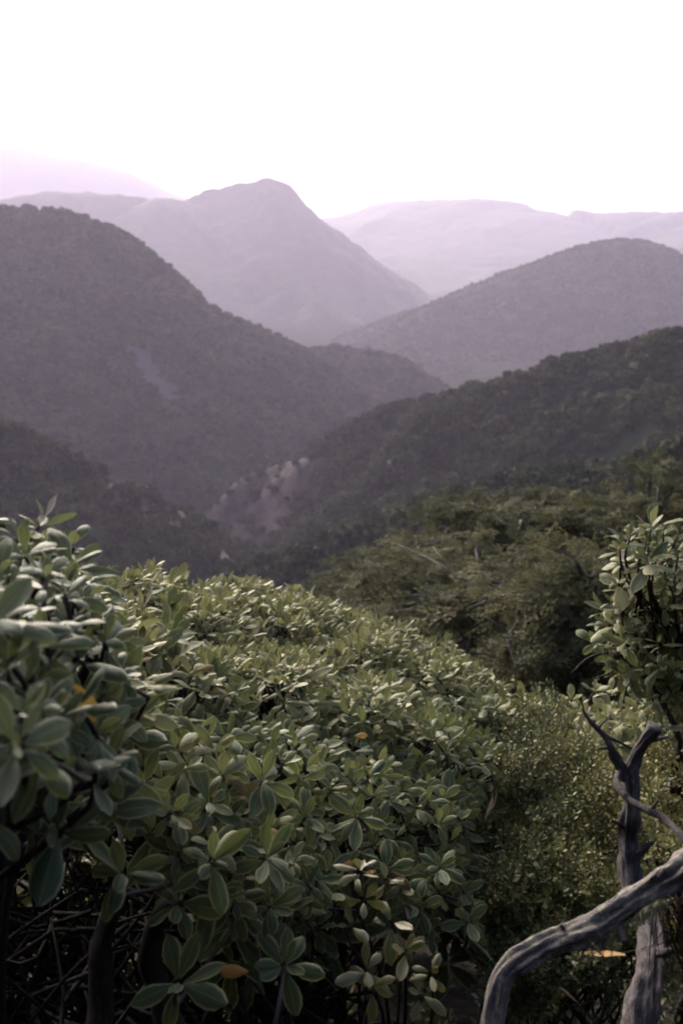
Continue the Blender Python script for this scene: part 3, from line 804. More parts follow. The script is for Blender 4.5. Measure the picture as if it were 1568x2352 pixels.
for k in range(1900):                        # far side of the dome down to the slope, and the shaded inside
    x = R.uniform(-1300, 1150); y = np.interp(x, [-500, 230, 500, 690, 950, 1160], [1300, 1335, 1348, 1366, 1458, 1590])
    p = at(x, y, BUSH_D(np.array([max(x, 240.0)]), np.array([y]))[0] + R.uniform(0.0, 0.5))
    g = float(ground_z(p[:1], p[1:2])[0]); p = np.array([p[0], p[1] + 0.2, g + (p[2] - g) * R.uniform(0.0, 0.9)])
    fh = (p[2] - g) / max(0.05, at(x, y, 3)[2] * -1.0)
    lv.whorl(p, np.array([0, 0.8, 0.5]) + R.normal(size=3) * .3, 0.095, 5, front=0, spread=(30, 95), mat=2 if R.rand() < 0.75 else 0)  # mostly dark dry leaves, so the inside is coloured as shade
BACK_OUT = [(-1300, 1330), (-400, 1320), (60, 1320), (300, 1350), (420, 1420), (400, 1600), (200, 1640), (-1300, 1700)]
BACK_D = rbf([(-1000, 1340, 2.8), (0, 1340, 2.5), (300, 1370, 2.6), (-1000, 1650, 1.5), (100, 1600, 1.6), (380, 1580, 1.9)])
for off in (0.0, 0.15):                      # the bush goes on behind the near shrub at the left
    for p, x, y, d in spots(BACK_OUT, lambda x, y: BACK_D(x, y) + off, 0.075, 40000, None, 9):
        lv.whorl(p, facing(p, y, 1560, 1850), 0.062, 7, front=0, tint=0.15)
for p, x, y, d in spots(BUSH_OUT, lambda x, y: BUSH_D(x, y) + 0.3, 0.085, 30000, None, 8):
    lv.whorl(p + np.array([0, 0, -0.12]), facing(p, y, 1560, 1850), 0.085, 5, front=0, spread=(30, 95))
for x, y, d, L, dr in ((570, 2232, 1.52, 0.042, (-1, 0, 0.1)), (487, 1582, 1.95, 0.035, (1, 0, -0.5)), (476, 1806, 1.55, 0.03, (1, 0, -0.9)), (172, 1572, 1.0, 0.05, (0.4, 0, -0.9)), (780, 2000, 1.75, 0.028, (0.6, 0, 0.6)), (650, 1922, 1.55, 0.03, (-0.8, 0, 0.4)), (838, 2006, 1.8, 0.02, (1, 0, 0.3)), (815, 1690, 2.2, 0.028, (1, 0, 0.1))):
    p = at(x, y, d); lv.add(p, np.array(dr, float), unit(-p) + np.array([0, 0, 0.6]), L, front=2, mat=1, var=R.choice([0, 1, 4]))
for k in range(len(lv.mat)):                 # a few browned leaves all over
    if lv.front[k] == 1 and R.rand() < 0.006:
        lv.mat[k] = 3
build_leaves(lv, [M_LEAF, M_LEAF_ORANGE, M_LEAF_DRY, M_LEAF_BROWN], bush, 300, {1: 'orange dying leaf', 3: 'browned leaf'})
th = Bag()
for k in range(1500):                        # near-black twigs added to paint the hollow under the bush as shade
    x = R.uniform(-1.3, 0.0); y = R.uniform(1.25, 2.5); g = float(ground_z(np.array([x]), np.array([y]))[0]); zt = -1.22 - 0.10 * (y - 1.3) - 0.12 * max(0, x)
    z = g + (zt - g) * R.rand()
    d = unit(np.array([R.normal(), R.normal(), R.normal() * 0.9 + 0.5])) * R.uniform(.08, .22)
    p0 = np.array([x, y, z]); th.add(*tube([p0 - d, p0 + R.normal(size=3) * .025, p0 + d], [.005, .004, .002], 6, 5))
o = th.link('shade_twigs', M_SHADE_TWIG, bush); o['kind'] = 'stuff'
o = twigs.link('twigs', M_STEM, bush); o['kind'] = 'stuff'
stems(bush, bush_root, front_targets, 0.022, 16)
for pts, r in (([at(225, 2420, 1.75), at(235, 2290, 1.72), at(232, 2180, 1.68), at(262, 2080, 1.6), at(285, 2020, 1.3)], [0.022, 0.02, 0.019, 0.014, 0.005]),
               ([at(420, 2420, 1.8), at(370, 2290, 1.76), at(345, 2180, 1.7), at(380, 2080, 1.6), at(413, 2074, 1.46)], [0.024, 0.02, 0.018, 0.012, 0.004]),
               ([at(625, 2380, 1.5), at(640, 2310, 1.5), at(653, 2232, 1.54)], [0.0035, 0.003, 0.0025]),
               ([at(390, 1990, 1.65), at(385, 1900, 1.62), at(375, 1830, 1.56)], [0.018, 0.016, 0.012])):
    b = Bag(); b.add(*tube(pts, r, 26, 9, rough=0.25, seed=int(r[0] * 1e4))); b.link('stem', M_STEM if r[0] > 0.01 else M_DEAD, bush)

# ---- near shrub at the left edge, larger leaves
L_OUT = [(-1700, 1000), (-900, 1100), (-420, 1170), (-200, 1170), (0, 1205), (60, 1205), (120, 1235), (180, 1272), (225, 1340), (240, 1440), (280, 1530), (300, 1610), (280, 1700), (250, 1790), (200, 1800), (120, 1800), (0, 1790), (-420, 1850), (-1700, 2100)]
L_D = rbf([(-300, 1200, 1.15), (0, 1210, 1.25), (150, 1260, 1.4), (250, 1360, 1.6), (100, 1400, 1.05), (0, 1500, 0.9), (200, 1520, 1.12), (350, 1560, 1.4), (330, 1700, 1.25), (180, 1700, 0.98), (40, 1720, 0.78), (-300, 1600, 0.85), (-900, 1200, 1.3), (-900, 1700, 1.0), (-1600, 1200, 1.5), (-1600, 1900, 1.2)])
l_root = np.array([-0.75, 1.25, float(ground_z(np.array([-0.75]), np.array([1.25]))[0])])
lshrub = empty('leathery_shrub', l_root)
tag(lshrub, 'near shrub at the left edge with the largest pale edged leaves', 'shrub')
lv = Leaves(); twigs = Bag(); taken = []
CL = np.array([-0.6, 1.2, -1.0])
for x, y, d, n, L, up in ((40, 1722, 0.78, 8, 0.072, 0.3), (215, 1690, 1.05, 8, 0.065, 0.3), (110, 1500, 1.02, 8, 0.072, 0.9), (170, 1312, 1.3, 8, 0.068, 1.2), (60, 1290, 1.2, 8, 0.068, 1.2), (20, 1960, 0.95, 5, 0.06, 0.2), (270, 1480, 1.35, 8, 0.06, 0.9), (-20, 1440, 0.9, 7, 0.07, .7), (270, 1640, 1.25, 8, .062, .5)):
    p = at(x, y, d); taken.append(p)
    ax = unit(unit(-p) * 0.8 + np.array([0.1, 0, up]) + R.normal(size=3) * 0.1)
    if y == 1960: p = at(-40, 1880, 0.95)
    lv.whorl(p, ax, L * 0.72, n, spread=(30, 100), mat=0); twig(twigs, p, ax, CL, 0.0035)
sp = spots(L_OUT, L_D, 0.042, 80000, taken, 15)
for p, x, y, d in sp:
    ax = facing(p, y, 1420, 1750)
    lv.whorl(p, ax, R.uniform(0.030, 0.043), R.randint(6, 9), spread=(16, 88)); twig(twigs, p, ax, CL, 0.0035)
for p, x, y, d in spots(L_OUT, lambda x, y: L_D(x, y) + 0.14, 0.09, 15000, None, 16) + spots(L_OUT, lambda x, y: L_D(x, y) + 0.3, 0.10, 15000, None, 17) + spots(L_OUT, lambda x, y: L_D(x, y) + 0.5, 0.12, 15000, None, 18):
    lv.whorl(p + np.array([0, 0, -.06]), facing(p, y, 1420, 1750), 0.07, 6, front=0)
build_leaves(lv, [M_LEAF_NEAR], lshrub, 300)
o = twigs.link('twigs', M_STEM, lshrub); o['kind'] = 'stuff'
stems(lshrub, l_root, [p for p, *_ in sp], 0.014, 5)

# ---- upright shrub at the right edge
R_OUT = [(1425, 1245), (1500, 1222), (1570, 1235), (1800, 1230), (1800, 1640), (1500, 1600), (1440, 1520), (1400, 1450), (1392, 1400), (1415, 1330)]
R_D = rbf([(1450, 1250, 2.3), (1560, 1250, 2.4), (1450, 1400, 2.45), (1560, 1500, 2.7), (1750, 1400, 2.4)])
r_root = np.array([1.25, 2.6, float(ground_z(np.array([1.25]), np.array([2.6]))[0])])
rshrub = empty('leathery_shrub', r_root)
tag(rshrub, 'upright dark stemmed shrub at the right edge in front of the beeches', 'shrub')
lv = Leaves(); twigs = Bag()
CR = at(1560, 1560, 2.9)
taken = [at(1488, 1300, 2.3), at(1420, 1345, 2.35), at(1410, 1440, 2.4)]
for p, n in zip(taken, (9, 7, 6)):
    ax = unit(unit(-p) * .5 + np.array([-0.1, 0, .9])); lv.whorl(p, ax, 0.062, n, spread=(20, 95)); twig(twigs, p, ax, CR)
sp = spots(R_OUT, R_D, 0.034, 50000, taken, 25)
for p, x, y, d in sp:
    if y > 1440 and R.rand() < 0.12: continue
    ax = facing(p, y, 1300, 1560); lv.whorl(p, ax, R.uniform(0.030, 0.043), R.randint(6, 9), tint=R.uniform(.1, .75)); twig(twigs, p, ax, CR)
for p, x, y, d in spots(R_OUT, lambda x, y: R_D(x, y) + 0.12, 0.085, 12000, None, 26) + spots(R_OUT, lambda x, y: R_D(x, y) + 0.3, 0.09, 12000, None, 27):
    lv.whorl(p, facing(p, y, 1300, 1560), 0.07, 6, front=0)
for pts in ([(1545, 1660), (1525, 1623), (1486, 1562), (1440, 1522), (1405, 1500)], [(1400, 1500), (1395, 1455), (1410, 1400), (1440, 1330)], [(1520, 1600), (1503, 1480), (1488, 1320)], [(1562, 1560), (1555, 1420), (1540, 1290)], [(1470, 1560), (1455, 1470), (1460, 1390)]):
    for k in range(13):                      # leaves along the stems
        q, _ = resample([(a, b, 0) for a, b in pts], np.ones(len(pts)), 13)
        p = at(q[k, 0] + R.normal() * 22, q[k, 1] + R.normal() * 14, 2.5 + R.normal() * 0.09)
        lv.whorl(p, facing(p, q[k, 1], 1300, 1560), R.uniform(0.032, 0.046), R.randint(5, 8), tint=R.uniform(0, .6))
build_leaves(lv, [M_LEAF], rshrub, 200)
o = twigs.link('twigs', M_STEM, rshrub); o['kind'] = 'stuff'
for pts, r in (([at(1560, 1700, 2.5), at(1525, 1623, 2.5), at(1486, 1562, 2.5), at(1440, 1522, 2.5), at(1394, 1500, 2.5), at(1350, 1512, 2.5), at(1312, 1545, 2.5)], [0.016, 0.014, 0.012, 0.011, 0.008, 0.006, 0.003]),
               ([at(1430, 1520, 2.5), at(1400, 1500, 2.5), at(1392, 1470, 2.48), at(1400, 1430, 2.45), at(1415, 1380, 2.4)], [0.009, 0.008, 0.007, 0.005, 0.003]),
               ([at(1530, 1640, 2.52), at(1510, 1560, 2.5), at(1500, 1450, 2.45), at(1488, 1310, 2.32)], [0.014, 0.012, 0.009, 0.004]),
               ([at(1600, 1680, 2.6), at(1565, 1560, 2.6), at(1555, 1420, 2.55), at(1540, 1280, 2.45)], [0.016, 0.014, 0.01, 0.004]),
               ([at(1360, 1560, 2.5), at(1400, 1545, 2.5), at(1420, 1525, 2.5)], [0.003, 0.005, 0.006])):
    b = Bag(); b.add(*tube(pts, [q * 0.48 for q in r], 30, 8, rough=0.3, seed=int(pts[0][0] * 1000) % 97)); b.link('stem', M_STEM, rshrub)
stems(rshrub, r_root, [at(1560, 1700, 2.5), at(1600, 1680, 2.6)], 0.022, 3)

# ---- low leathery shrub behind the small-leaved one
B_OUT = [(1175, 1600), (1240, 1610), (1330, 1600), (1370, 1585), (1420, 1582), (1500, 1600), (1530, 1680), (1400, 1760), (1250, 1720), (1170, 1680)]
b_root = np.array([1.3, 3.9, float(ground_z(np.array([1.3]), np.array([3.9]))[0])])
bshrub = empty('leathery_shrub', b_root)
tag(bshrub, 'low pale green leathery shrub behind the forked dead tree', 'shrub')
lv = Leaves(); twigs = Bag()
B_D = rbf([(1180, 1610, 4.2), (1300, 1610, 4.3), (1450, 1600, 4.4), (1300, 1720, 3.7), (1450, 1720, 3.8)])
sp = spots(B_OUT, B_D, 0.085, 12000, None, 35)
for p, x, y, d in sp:
    ax = facing(p, y, 1640, 1900); lv.whorl(p, ax, R.uniform(0.062, 0.078), 7, spread=(14, 75), tint=0.6 + 0.4 * R.rand()); twig(twigs, p, ax, at(1350, 1800, 4.4))
for p, x, y, d in spots(B_OUT, lambda x, y: B_D(x, y) + 0.2, 0.11, 8000, None, 36):
    lv.whorl(p + np.array([0, 0, -.05]), np.array([0, 0, 1.0]), 0.07, 6, front=0)
build_leaves(lv, [M_LEAF], bshrub, 200)
o = twigs.link('twigs', M_STEM, bshrub); o['kind'] = 'stuff'
stems(bshrub, b_root, [p for p, *_ in sp], 0.02, 6)

# ---- small shrub with yellowing leaves under the big bush
y_root = np.array([0.12, 2.0, float(ground_z(np.array([0.12]), np.array([2.0]))[0])])
yshrub = empty('yellowing_shrub', y_root)
tag(yshrub, 'small straggly shrub with yellowing leaves beneath the big bush', 'shrub')
lv = Leaves(); twigs = Bag()
for x, y, d, n, L in ((825, 2010, 1.7, 7, 0.040), (835, 2065, 1.72, 5, 0.045), (885, 2030, 1.75, 4, 0.04), (900, 2125, 1.75, 3, 0.05), (805, 2130, 1.7, 4, 0.035), (930, 2190, 1.75, 7, 0.048), (840, 2235, 1.7, 5, 0.055), (855, 2275, 1.7, 3, 0.06), (990, 2240, 1.8, 6, 0.042), (965, 2290, 1.8, 4, 0.055), (700, 2060, 1.66, 3, 0.035)):
    p = at(x, y, d); ax = unit(unit(-p) * 0.9 + np.array([0, 0, 0.5]) + R.normal(size=3) * .2)
    lv.whorl(p, ax, L * 0.85, n, spread=(25, 95))
    q = y_root + (p - y_root) * 0.55 + R.normal(size=3) * 0.05
    twigs.add(*tube([p, p - ax * 0.05, q, y_root + R.normal(size=3) * .02], [0.0016, 0.002, 0.004, 0.006], 12, 5))
build_leaves(lv, [M_LEAF_YELLOW], yshrub, 200)
twigs.link('stems', M_STEM, yshrub)['kind'] = 'stuff'

# ------------------------------------------------------------------ shrubs with tiny leaves
def place(templ, O, B, S_, T):
    tv, tf = templ
    W = O[:, None, :] + S_[:, None, None] * np.einsum('vk,nkj->nvj', tv, B)
    m = len(tv)
    return W.reshape(-1, 3), (tf[None] + (np.arange(len(O)) * m)[:, None, None]).reshape(-1, 4), np.repeat(T, m)

def sprig_template(seed, n=16, leaf=0.16):
    rs = np.random.RandomState(seed); V = []; F = []; k = 0
    for q in range(n):
        t = (q + 1) / n; a = q * 2.4 + rs.normal() * .3
        c = np.array([0.05 * math.cos(a), t, 0.05 * math.sin(a)]) + rs.normal(size=3) * 0.03
        d = unit([math.cos(a), 0.55 + 0.5 * t, math.sin(a)]); nn = unit(np.array([0, 1, 0]) - d * d[1] + rs.normal(size=3) * .3); x = np.cross(d, nn)
        L = leaf * rs.uniform(.8, 1.2); w = L * 0.32
        V += [c, c + d * L * .5 + x * w, c + d * L, c + d * L * .5 - x * w]; F.append([k, k + 1, k + 2, k + 3]); k += 4
    V0, F0 = tube([(0, 0, 0), (0.02, 0.5, 0.01), (0, 1, 0)], [0.018, 0.014, 0.008], 4, 4)
    return np.vstack([V, V0]), np.vstack([F, F0 + k])
SPRIGS = [sprig_template(k) for k in range(4)]

def small_shrub(root, outline, depth, thick, label, n, size, seed, gap_lo=0.0):
    rs = np.random.RandomState(seed)
    root = np.array(root); root[2] = float(ground_z(root[:1], root[1:2])[0])
    sh = empty('small_leaved_shrub', root); tag(sh, label, 'shrub')
    poly = np.array(outline, float); x0, y0 = poly.min(0); x1, y1 = poly.max(0)
    X = rs.uniform(x0, x1, n * 5); Y = rs.uniform(y0, y1, n * 5); k = inside(X, Y, poly); X, Y = X[k][:n], Y[k][:n]
    Z = rs.rand(len(X)) ** 1.6 * thick
    P = np.array([at(a, b, d) for a, b, d in zip(X, Y, depth(X, Y))]); 
    P = P + unit(P) * (Z + 0.26 * fbm(X / 75, Y / 75, seed))[:, None]
    lump = fbm(X / 60, Y / 60, seed + 3)
    keep = lump + rs.normal(0, .10, len(X)) > -0.35 + 0.42 * np.clip((Y - y0) / (y1 - y0) - 0.25, 0, 1)
    P, X, Y = P[keep], X[keep], Y[keep]
    up = np.array([0, 0, 1.0])
    A = unit(up * 0.75 + unit(-P) * rs.uniform(0.1, 0.6, (len(P), 1)) + rs.normal(size=P.shape) * 0.4)
    E = unit(np.cross(A, rs.normal(size=A.shape))); B = np.stack([E, A, np.cross(E, A)], 1)
    S_ = size * np.exp(rs.normal(0, .25, len(P)))
    T = rs.rand(len(P)) * 0.75 + 0.25 * (lump[keep] > 0.1)
    vs, fs, ts, m = [], [], [], 0
    pick = rs.randint(0, 4, len(P))
    for q in range(4):
        s = pick == q
        v, f, t = place(SPRIGS[q], P[s] - root, B[s], S_[s], T[s]); vs.append(v); fs.append(f + m); ts.append(t); m += len(v)
    o = link('foliage', make_mesh('foliage', np.concatenate(vs), np.concatenate(fs), M_SMALL, attrs={'tint': np.concatenate(ts)}, smooth=False), sh); o['kind'] = 'stuff'
    tw = Bag()
    for q in rs.choice(len(P), min(140, len(P)), replace=False):
        e = P[q] + (root - P[q]) * rs.uniform(.3, .6) + rs.normal(size=3) * .06
        tw.add(*tube([P[q], P[q] + (e - P[q]) * .5 + rs.normal(size=3) * .03, e], [0.0018, 0.003, 0.005], 7, 4))
    tw.link('twigs', M_STEM, sh)['kind'] = 'stuff'
    stems(sh, root, list(P[:40]), 0.016, 6)
    return sh

small_shrub((0.75, 2.5, 0), [(1150, 1650), (1200, 1615), (1280, 1605), (1315, 1670), (1370, 1740), (1440, 1790), (1460, 1860), (1470, 2000), (1520, 2120), (1560, 2300), (1400, 2360), (1130, 2330), (1080, 2150), (1090, 1960), (1110, 1820), (1140, 1740)],
            rbf([(1200, 1620, 3.3), (1400, 1660, 3.3), (1150, 1800, 2.7), (1400, 1850, 2.7), (1250, 2100, 2.35), (1420, 2100, 2.4), (1200, 2330, 2.3), (1450, 2330, 2.35)]), 0.55, 'bushy small leaved yellow green shrub left of the forked dead tree', 5200, 0.062, 41)
small_shrub((1.3, 2.35, 0), [(1490, 1640), (1520, 1560), (1545, 1500), (1620, 1490), (1700, 1560), (1720, 2040), (1600, 2050), (1500, 1960), (1475, 1850), (1480, 1750)],
            rbf([(1550, 1520, 2.75), (1500, 1700, 2.7), (1560, 1900, 2.4), (1650, 2000, 2.3)]), 0.4, 'small leaved yellow green shrub at the right edge behind the dead tree', 1700, 0.06, 42)

# ------------------------------------------------------------------ beech trees
def spray_template(seed, n=15):
    rs = np.random.RandomState(seed); V = []; F = []; k = 0
    for b in range(5):
        off = (b - 2) * 0.42; L = 1.0 - 0.16 * abs(b - 2)
        for q in range(n):
            t = (q + 1) / n * L
            c = np.array([math.sin(off) * t, math.cos(off) * t, -0.10 * t * t]) + rs.normal(size=3) * np.array([.03, .03, .018])
            a = off + (1 if q % 2 else -1) * rs.uniform(.5, 1.1); d = np.array([math.sin(a), math.cos(a), rs.normal() * .25]); x = np.array([math.cos(a), -math.sin(a), rs.normal() * .35])
            l = rs.uniform(.085, .14); w = l * .42
            V += [c, c + d * l * .5 + x * w, c + d * l, c + d * l * .5 - x * w]; F.append([k, k + 3, k + 2, k + 1]); k += 4
    return np.array(V), np.array(F)
SPRAYS = [spray_template(k) for k in range(4)]

def beech(label, center, radii, nb, per, size, seed, limbs=()):
    rs = np.random.RandomState(seed)
    c = np.array(center, float); rad = np.array(radii, float)
    root = np.array([c[0] + rs.normal() * .3, c[1] + 0.8, 0.0]); root[2] = float(ground_z(root[:1], root[1:2])[0])
    tr = empty('beech_tree', root); tag(tr, label, 'tree')
    topp = c + np.array([0, 0, rad[2] * .5])
    b = Bag(); b.add(*tube([root, root + (c - root) * .5 + rs.normal(size=3) * .12, c + rs.normal(size=3) * .1, topp], [.14, .11, .07, .02], 22, 9, rough=.2, seed=seed)); b.link('trunk', M_BEECHBARK, tr)
    br = Bag(); O = []; A = []; Nn = []; S_ = []; T = []
    for k in range(nb):
        d = unit(rs.normal(size=3) * np.array([1, 1, .75]) + np.array([0, -0.15, .25]))
        e = c + d * rad * rs.uniform(.60, 1.22) + np.array([0, 0, -0.15])
        s0 = c + np.array([0, 0, -rad[2] * .5 + rad[2] * .8 * rs.rand()])
        mid = s0 + (e - s0) * .5 + np.array([0, 0, .12]) + rs.normal(size=3) * .1
        Q, _ = resample([s0, mid, e], [1, 1, 1], 16)
        br.add(*tube([s0, mid, e], [.035, .022, .007], 12, 6, rough=.2, seed=k))
        tone = rs.rand() * .5
        for q in range(per):
            u = 1 - rs.rand() ** 1.5 * .62; p = Q[min(15, int(u * 15))] + rs.normal(size=3) * np.array([.15, .15, .065]) * size / .3
            out = unit((e - s0) * np.array([1, 1, .25]) + rs.normal(size=3) * np.array([.8, .8, .12]))
            O.append(p); A.append(out); Nn.append(np.array([0, 0, 1.0]) + rs.normal(size=3) * .42); S_.append(size * 0.62 * math.exp(rs.normal() * .25)); T.append(tone + rs.rand() * .5)
    O = np.array(O); A = np.array(A); Nn = np.array(Nn); Nn = unit(Nn - A * (Nn * A).sum(1, keepdims=True)); B = np.stack([np.cross(A, Nn), A, Nn], 1)
    S_ = np.array(S_); T = np.array(T); vs, fs, ts, m = [], [], [], 0; pick = rs.randint(0, 4, len(O))
    for q in range(4):
        s = pick == q
        v, f, t = place(SPRAYS[q], O[s] - root, B[s], S_[s], T[s]); vs.append(v); fs.append(f + m); ts.append(t); m += len(v)
    o = link('crown', make_mesh('crown', np.concatenate(vs), np.concatenate(fs), M_BEECH, attrs={'tint': np.concatenate(ts)}, smooth=False), tr); o['kind'] = 'stuff'
    br.link('branches', M_BEECHBARK, tr)['kind'] = 'stuff'
    for pts, r in limbs:
        bb = Bag(); bb.add(*tube(pts, r, 26, 7, rough=.25, seed=seed + len(pts))); bb.link('limb', M_BEECHBARK, tr)
    return tr

d0 = 8.6
beech('spreading olive beech tree with pale bare limbs showing, nearest the big bush', at(1130, 1430, 10.2), (1.55, 1.6, 0.85), 56, 34, 0.30, 61,
      limbs=[([at(1240, 1640, d0), at(1226, 1573, d0), at(1193, 1525, d0), at(1171, 1470, d0), at(1186, 1430, d0), at(1193, 1387, d0)], [.035, .033, .03, .026, .022, .016]),
             ([at(1193, 1390, d0), at(1225, 1378, d0), at(1262, 1373, d0)], [.014, .011, .006]),
             ([at(1171, 1472, d0), at(1140, 1435, d0), at(1105, 1415, d0)], [.016, .011, .006]),
             ([at(1193, 1525, d0), at(1235, 1512, d0), at(1285, 1517, d0)], [.013, .01, .005])])
beech('olive beech tree with the pale tufted top, in the middle of the beech group', at(1190, 1250, 13.0), (1.5, 1.6, 0.85), 58, 34, 0.33, 62)
beech('tall olive beech tree at the right edge above the upright shrub', at(1475, 1245, 13.5), (1.35, 1.5, 0.95), 56, 34, 0.33, 63)
beech('low dark beech tree at the left end of the beech group', at(930, 1360, 12.5), (0.95, 1.3, 0.55), 46, 30, 0.30, 64)
beech('shaded beech tree between the pale limbs and the upright right shrub', at(1350, 1420, 9.0), (1.15, 1.2, 0.85), 50, 34, 0.28, 65)

# ------------------------------------------------------------------ undergrowth on the near slope
rs = np.random.RandomState(123)
n = 9000
rad_ = 1.3 + 17 * rs.rand(n) ** 0.8; az_ = rs.uniform(-1.35, 1.35, n)
X, Y = rad_ * np.sin(az_), rad_ * np.cos(az_)
ok = (Y > 1.15) & ~((np.abs(X) < 1.0) & (Y < 1.45)); X, Y, rad_ = X[ok], Y[ok], rad_[ok]
A = unit(np.stack([rs.normal(size=len(X)) * .45, rs.normal(size=len(X)) * .45, np.ones(len(X))], 1)); E = unit(np.cross(A, rs.normal(size=A.shape)))
v, f, t = place(SPRIGS[2], np.stack([X, Y, ground_z(X, Y) - 0.02], 1), np.stack([E, A, np.cross(E, A)], 1), (0.10 + 0.022 * rad_) * rs.uniform(.7, 1.5, len(X)), rs.rand(len(X)) * .6)
tag(link('undergrowth', make_mesh('undergrowth', v, f, M_SMALL, attrs={'tint': t}, smooth=False)), 'low scrub and ferny undergrowth on the near slope', 'undergrowth', kind='stuff')
rad_ = 17 + 190 * rs.rand(9000) ** 0.75; az_ = rs.uniform(-1.2, 1.2, 9000)
P = np.stack([rad_ * np.sin(az_), rad_ * np.cos(az_)], 1); P = P[P[:, 1] > 13]
P = np.column_stack([P, ground_z(P[:, 0], P[:, 1]) + 0.5])
scatter(P, 1.3, rs, 'forest covering the steep slope below the viewpoint')

# ------------------------------------------------------------------ dead tree and arching branch
dt_d = 1.95
root = np.array([at(1470, 2352, 1.7)[0], 1.75, 0.0]); root[2] = float(ground_z(root[:1], root[1:2])[0])
dead = empty('dead_tree', root)
tag(dead, 'grey weathered dead tree with a forked broken top at right', 'dead tree')
px1 = dt_d / FPX
def limb(parent, name, pts, wid, mat, n=40, sides=30, rough=0.35, seed=0):
    b = Bag(); b.add(*tube([at(*p) for p in pts], [w * p[2] / FPX / 2 for w, p in zip(wid, pts)], n, sides, rough=rough, seed=seed, freq=2.2)); return b.link(name, mat, parent)
limb(dead, 'trunk', [(1455, 2560, 1.75), (1470, 2352, 1.8), (1492, 2230, 1.85), (1492, 2130, 1.92), (1452, 2040, 1.97), (1441, 1935, 1.97), (1447, 1877, 1.95), (1450, 1810, 1.95), (1446, 1765, 1.95)], [72, 60, 56, 52, 40, 36, 35, 35, 30], M_DEAD, 110, 36, .5, 3)
limb(dead, 'stub', [(1446, 1775, 1.95), (1458, 1738, 1.94), (1475, 1711, 1.93), (1492, 1688, 1.92), (1503, 1668, 1.91)], [32, 24, 24, 28, 29], M_DEAD, 36, 30, .4, 4)
limb(dead, 'branch', [(1440, 1790, 1.95), (1424, 1761, 1.94), (1408, 1733, 1.93), (1400, 1715, 1.92), (1387, 1690, 1.92), (1354, 1657, 1.91), (1335, 1626, 1.9)], [26, 22, 20, 14, 13, 9, 4], M_DEAD, 44, 12, .35, 5)
limb(dead, 'branch', [(1389, 1690, 1.92), (1411, 1700, 1.94), (1434, 1711, 1.95), (1460, 1724, 1.97)], [9, 7, 6, 4], M_DEAD, 24, 8, .3, 6)
limb(dead, 'branch', [(1425, 1768, 1.94), (1415, 1795, 1.91), (1430, 1822, 1.89), (1450, 1842, 1.88), (1489, 1861, 1.86), (1528, 1882, 1.84), (1566, 1925, 1.8), (1600, 1990, 1.78)], [10, 15, 15, 15, 17, 15, 13, 11], M_DEAD, 54, 12, .35, 7)
limb(dead, 'branch', [(1480, 1705, 1.94), (1510, 1697, 2.0), (1535, 1692, 2.06)], [14, 10, 5], M_DEAD, 16, 8, .3, 8)

for x0, y0, dx, dy, w, ln in ((1465, 1960, 34, -26, 12, 1.95), (1432, 1900, -30, -16, 8, 1.95), (1500, 2210, 46, -30, 16, 1.86), (1398, 1716, -26, 4, 6, 1.92), (1372, 1676, 22, -26, 4, 1.92), (1490, 1868, 20, -30, 6, 1.86)):
    limb(dead, 'broken_stub', [(x0, y0, ln), (x0 + dx * .5, y0 + dy * .6, ln - .01), (x0 + dx, y0 + dy, ln - .02)], [w * 1.5, w, w * .6], M_DEAD, 12, 14, .5, x0 % 50)
arc = empty('arching_branch', at(1131, 2420, 1.62))
tag(arc, 'thick pale grey branch arching across the lower right corner', 'branch')
limb(arc, 'bough', [(1690, 1900, 1.66), (1568, 1998, 1.66), (1479, 2052, 1.66), (1414, 2100, 1.65), (1349, 2137, 1.64), (1268, 2167, 1.63), (1203, 2200, 1.62), (1160, 2240, 1.62), (1141, 2290, 1.62), (1131, 2352, 1.62), (1120, 2480, 1.62)], [62, 58, 52, 58, 52, 44, 42, 42, 42, 41, 40], M_ARC, 170, 44, .48, 13)
for x0, y0, dx, dy, w, ln in ((1300, 2140, -14, -16, 9, 1.635), (1500, 2022, 20, -20, 10, 1.655), (1420, 2130, 12, 34, 12, 1.64)):
    limb(arc, 'broken_stub', [(x0, y0, ln), (x0 + dx * .5, y0 + dy * .5, ln - .01), (x0 + dx, y0 + dy, ln - .015)], [w * 1.6, w, w * .7], M_ARC, 12, 14, .5, x0 % 50)
# moss and lichen hanging under the bough
ms = Bag(); tv, tf = SPRIGS[0]
MO, MB, MS_ = [], [], []
for k in range(420):
    t = R.rand(); x = 1330 + 190 * t + R.normal() * 14; y = np.interp(x, [1268, 1349, 1414, 1479, 1568], [2192, 2166, 2132, 2084, 2034]) + abs(R.normal()) * (10 if x > 1425 else 16)
    MO.append(at(x, y, 1.645 + R.normal() * .012)); a = unit(np.array([R.normal() * .4, R.normal() * .4, -0.8])); e = unit(np.cross(a, R.normal(size=3))); MB.append(np.stack([e, a, np.cross(e, a)])); MS_.append(R.uniform(.008, .02))
v, f, t = place(SPRIGS[1], np.array(MO) - np.array(arc.location), np.array(MB), np.array(MS_), R.rand(420))
link('moss', make_mesh('moss', v, f, M_MOSS, attrs={'tint': t}, smooth=False), arc)['kind'] = 'stuff'
for x, y in ((1505, 2080), (1512, 2100), (1436, 2010), (1445, 1905)):
    pass
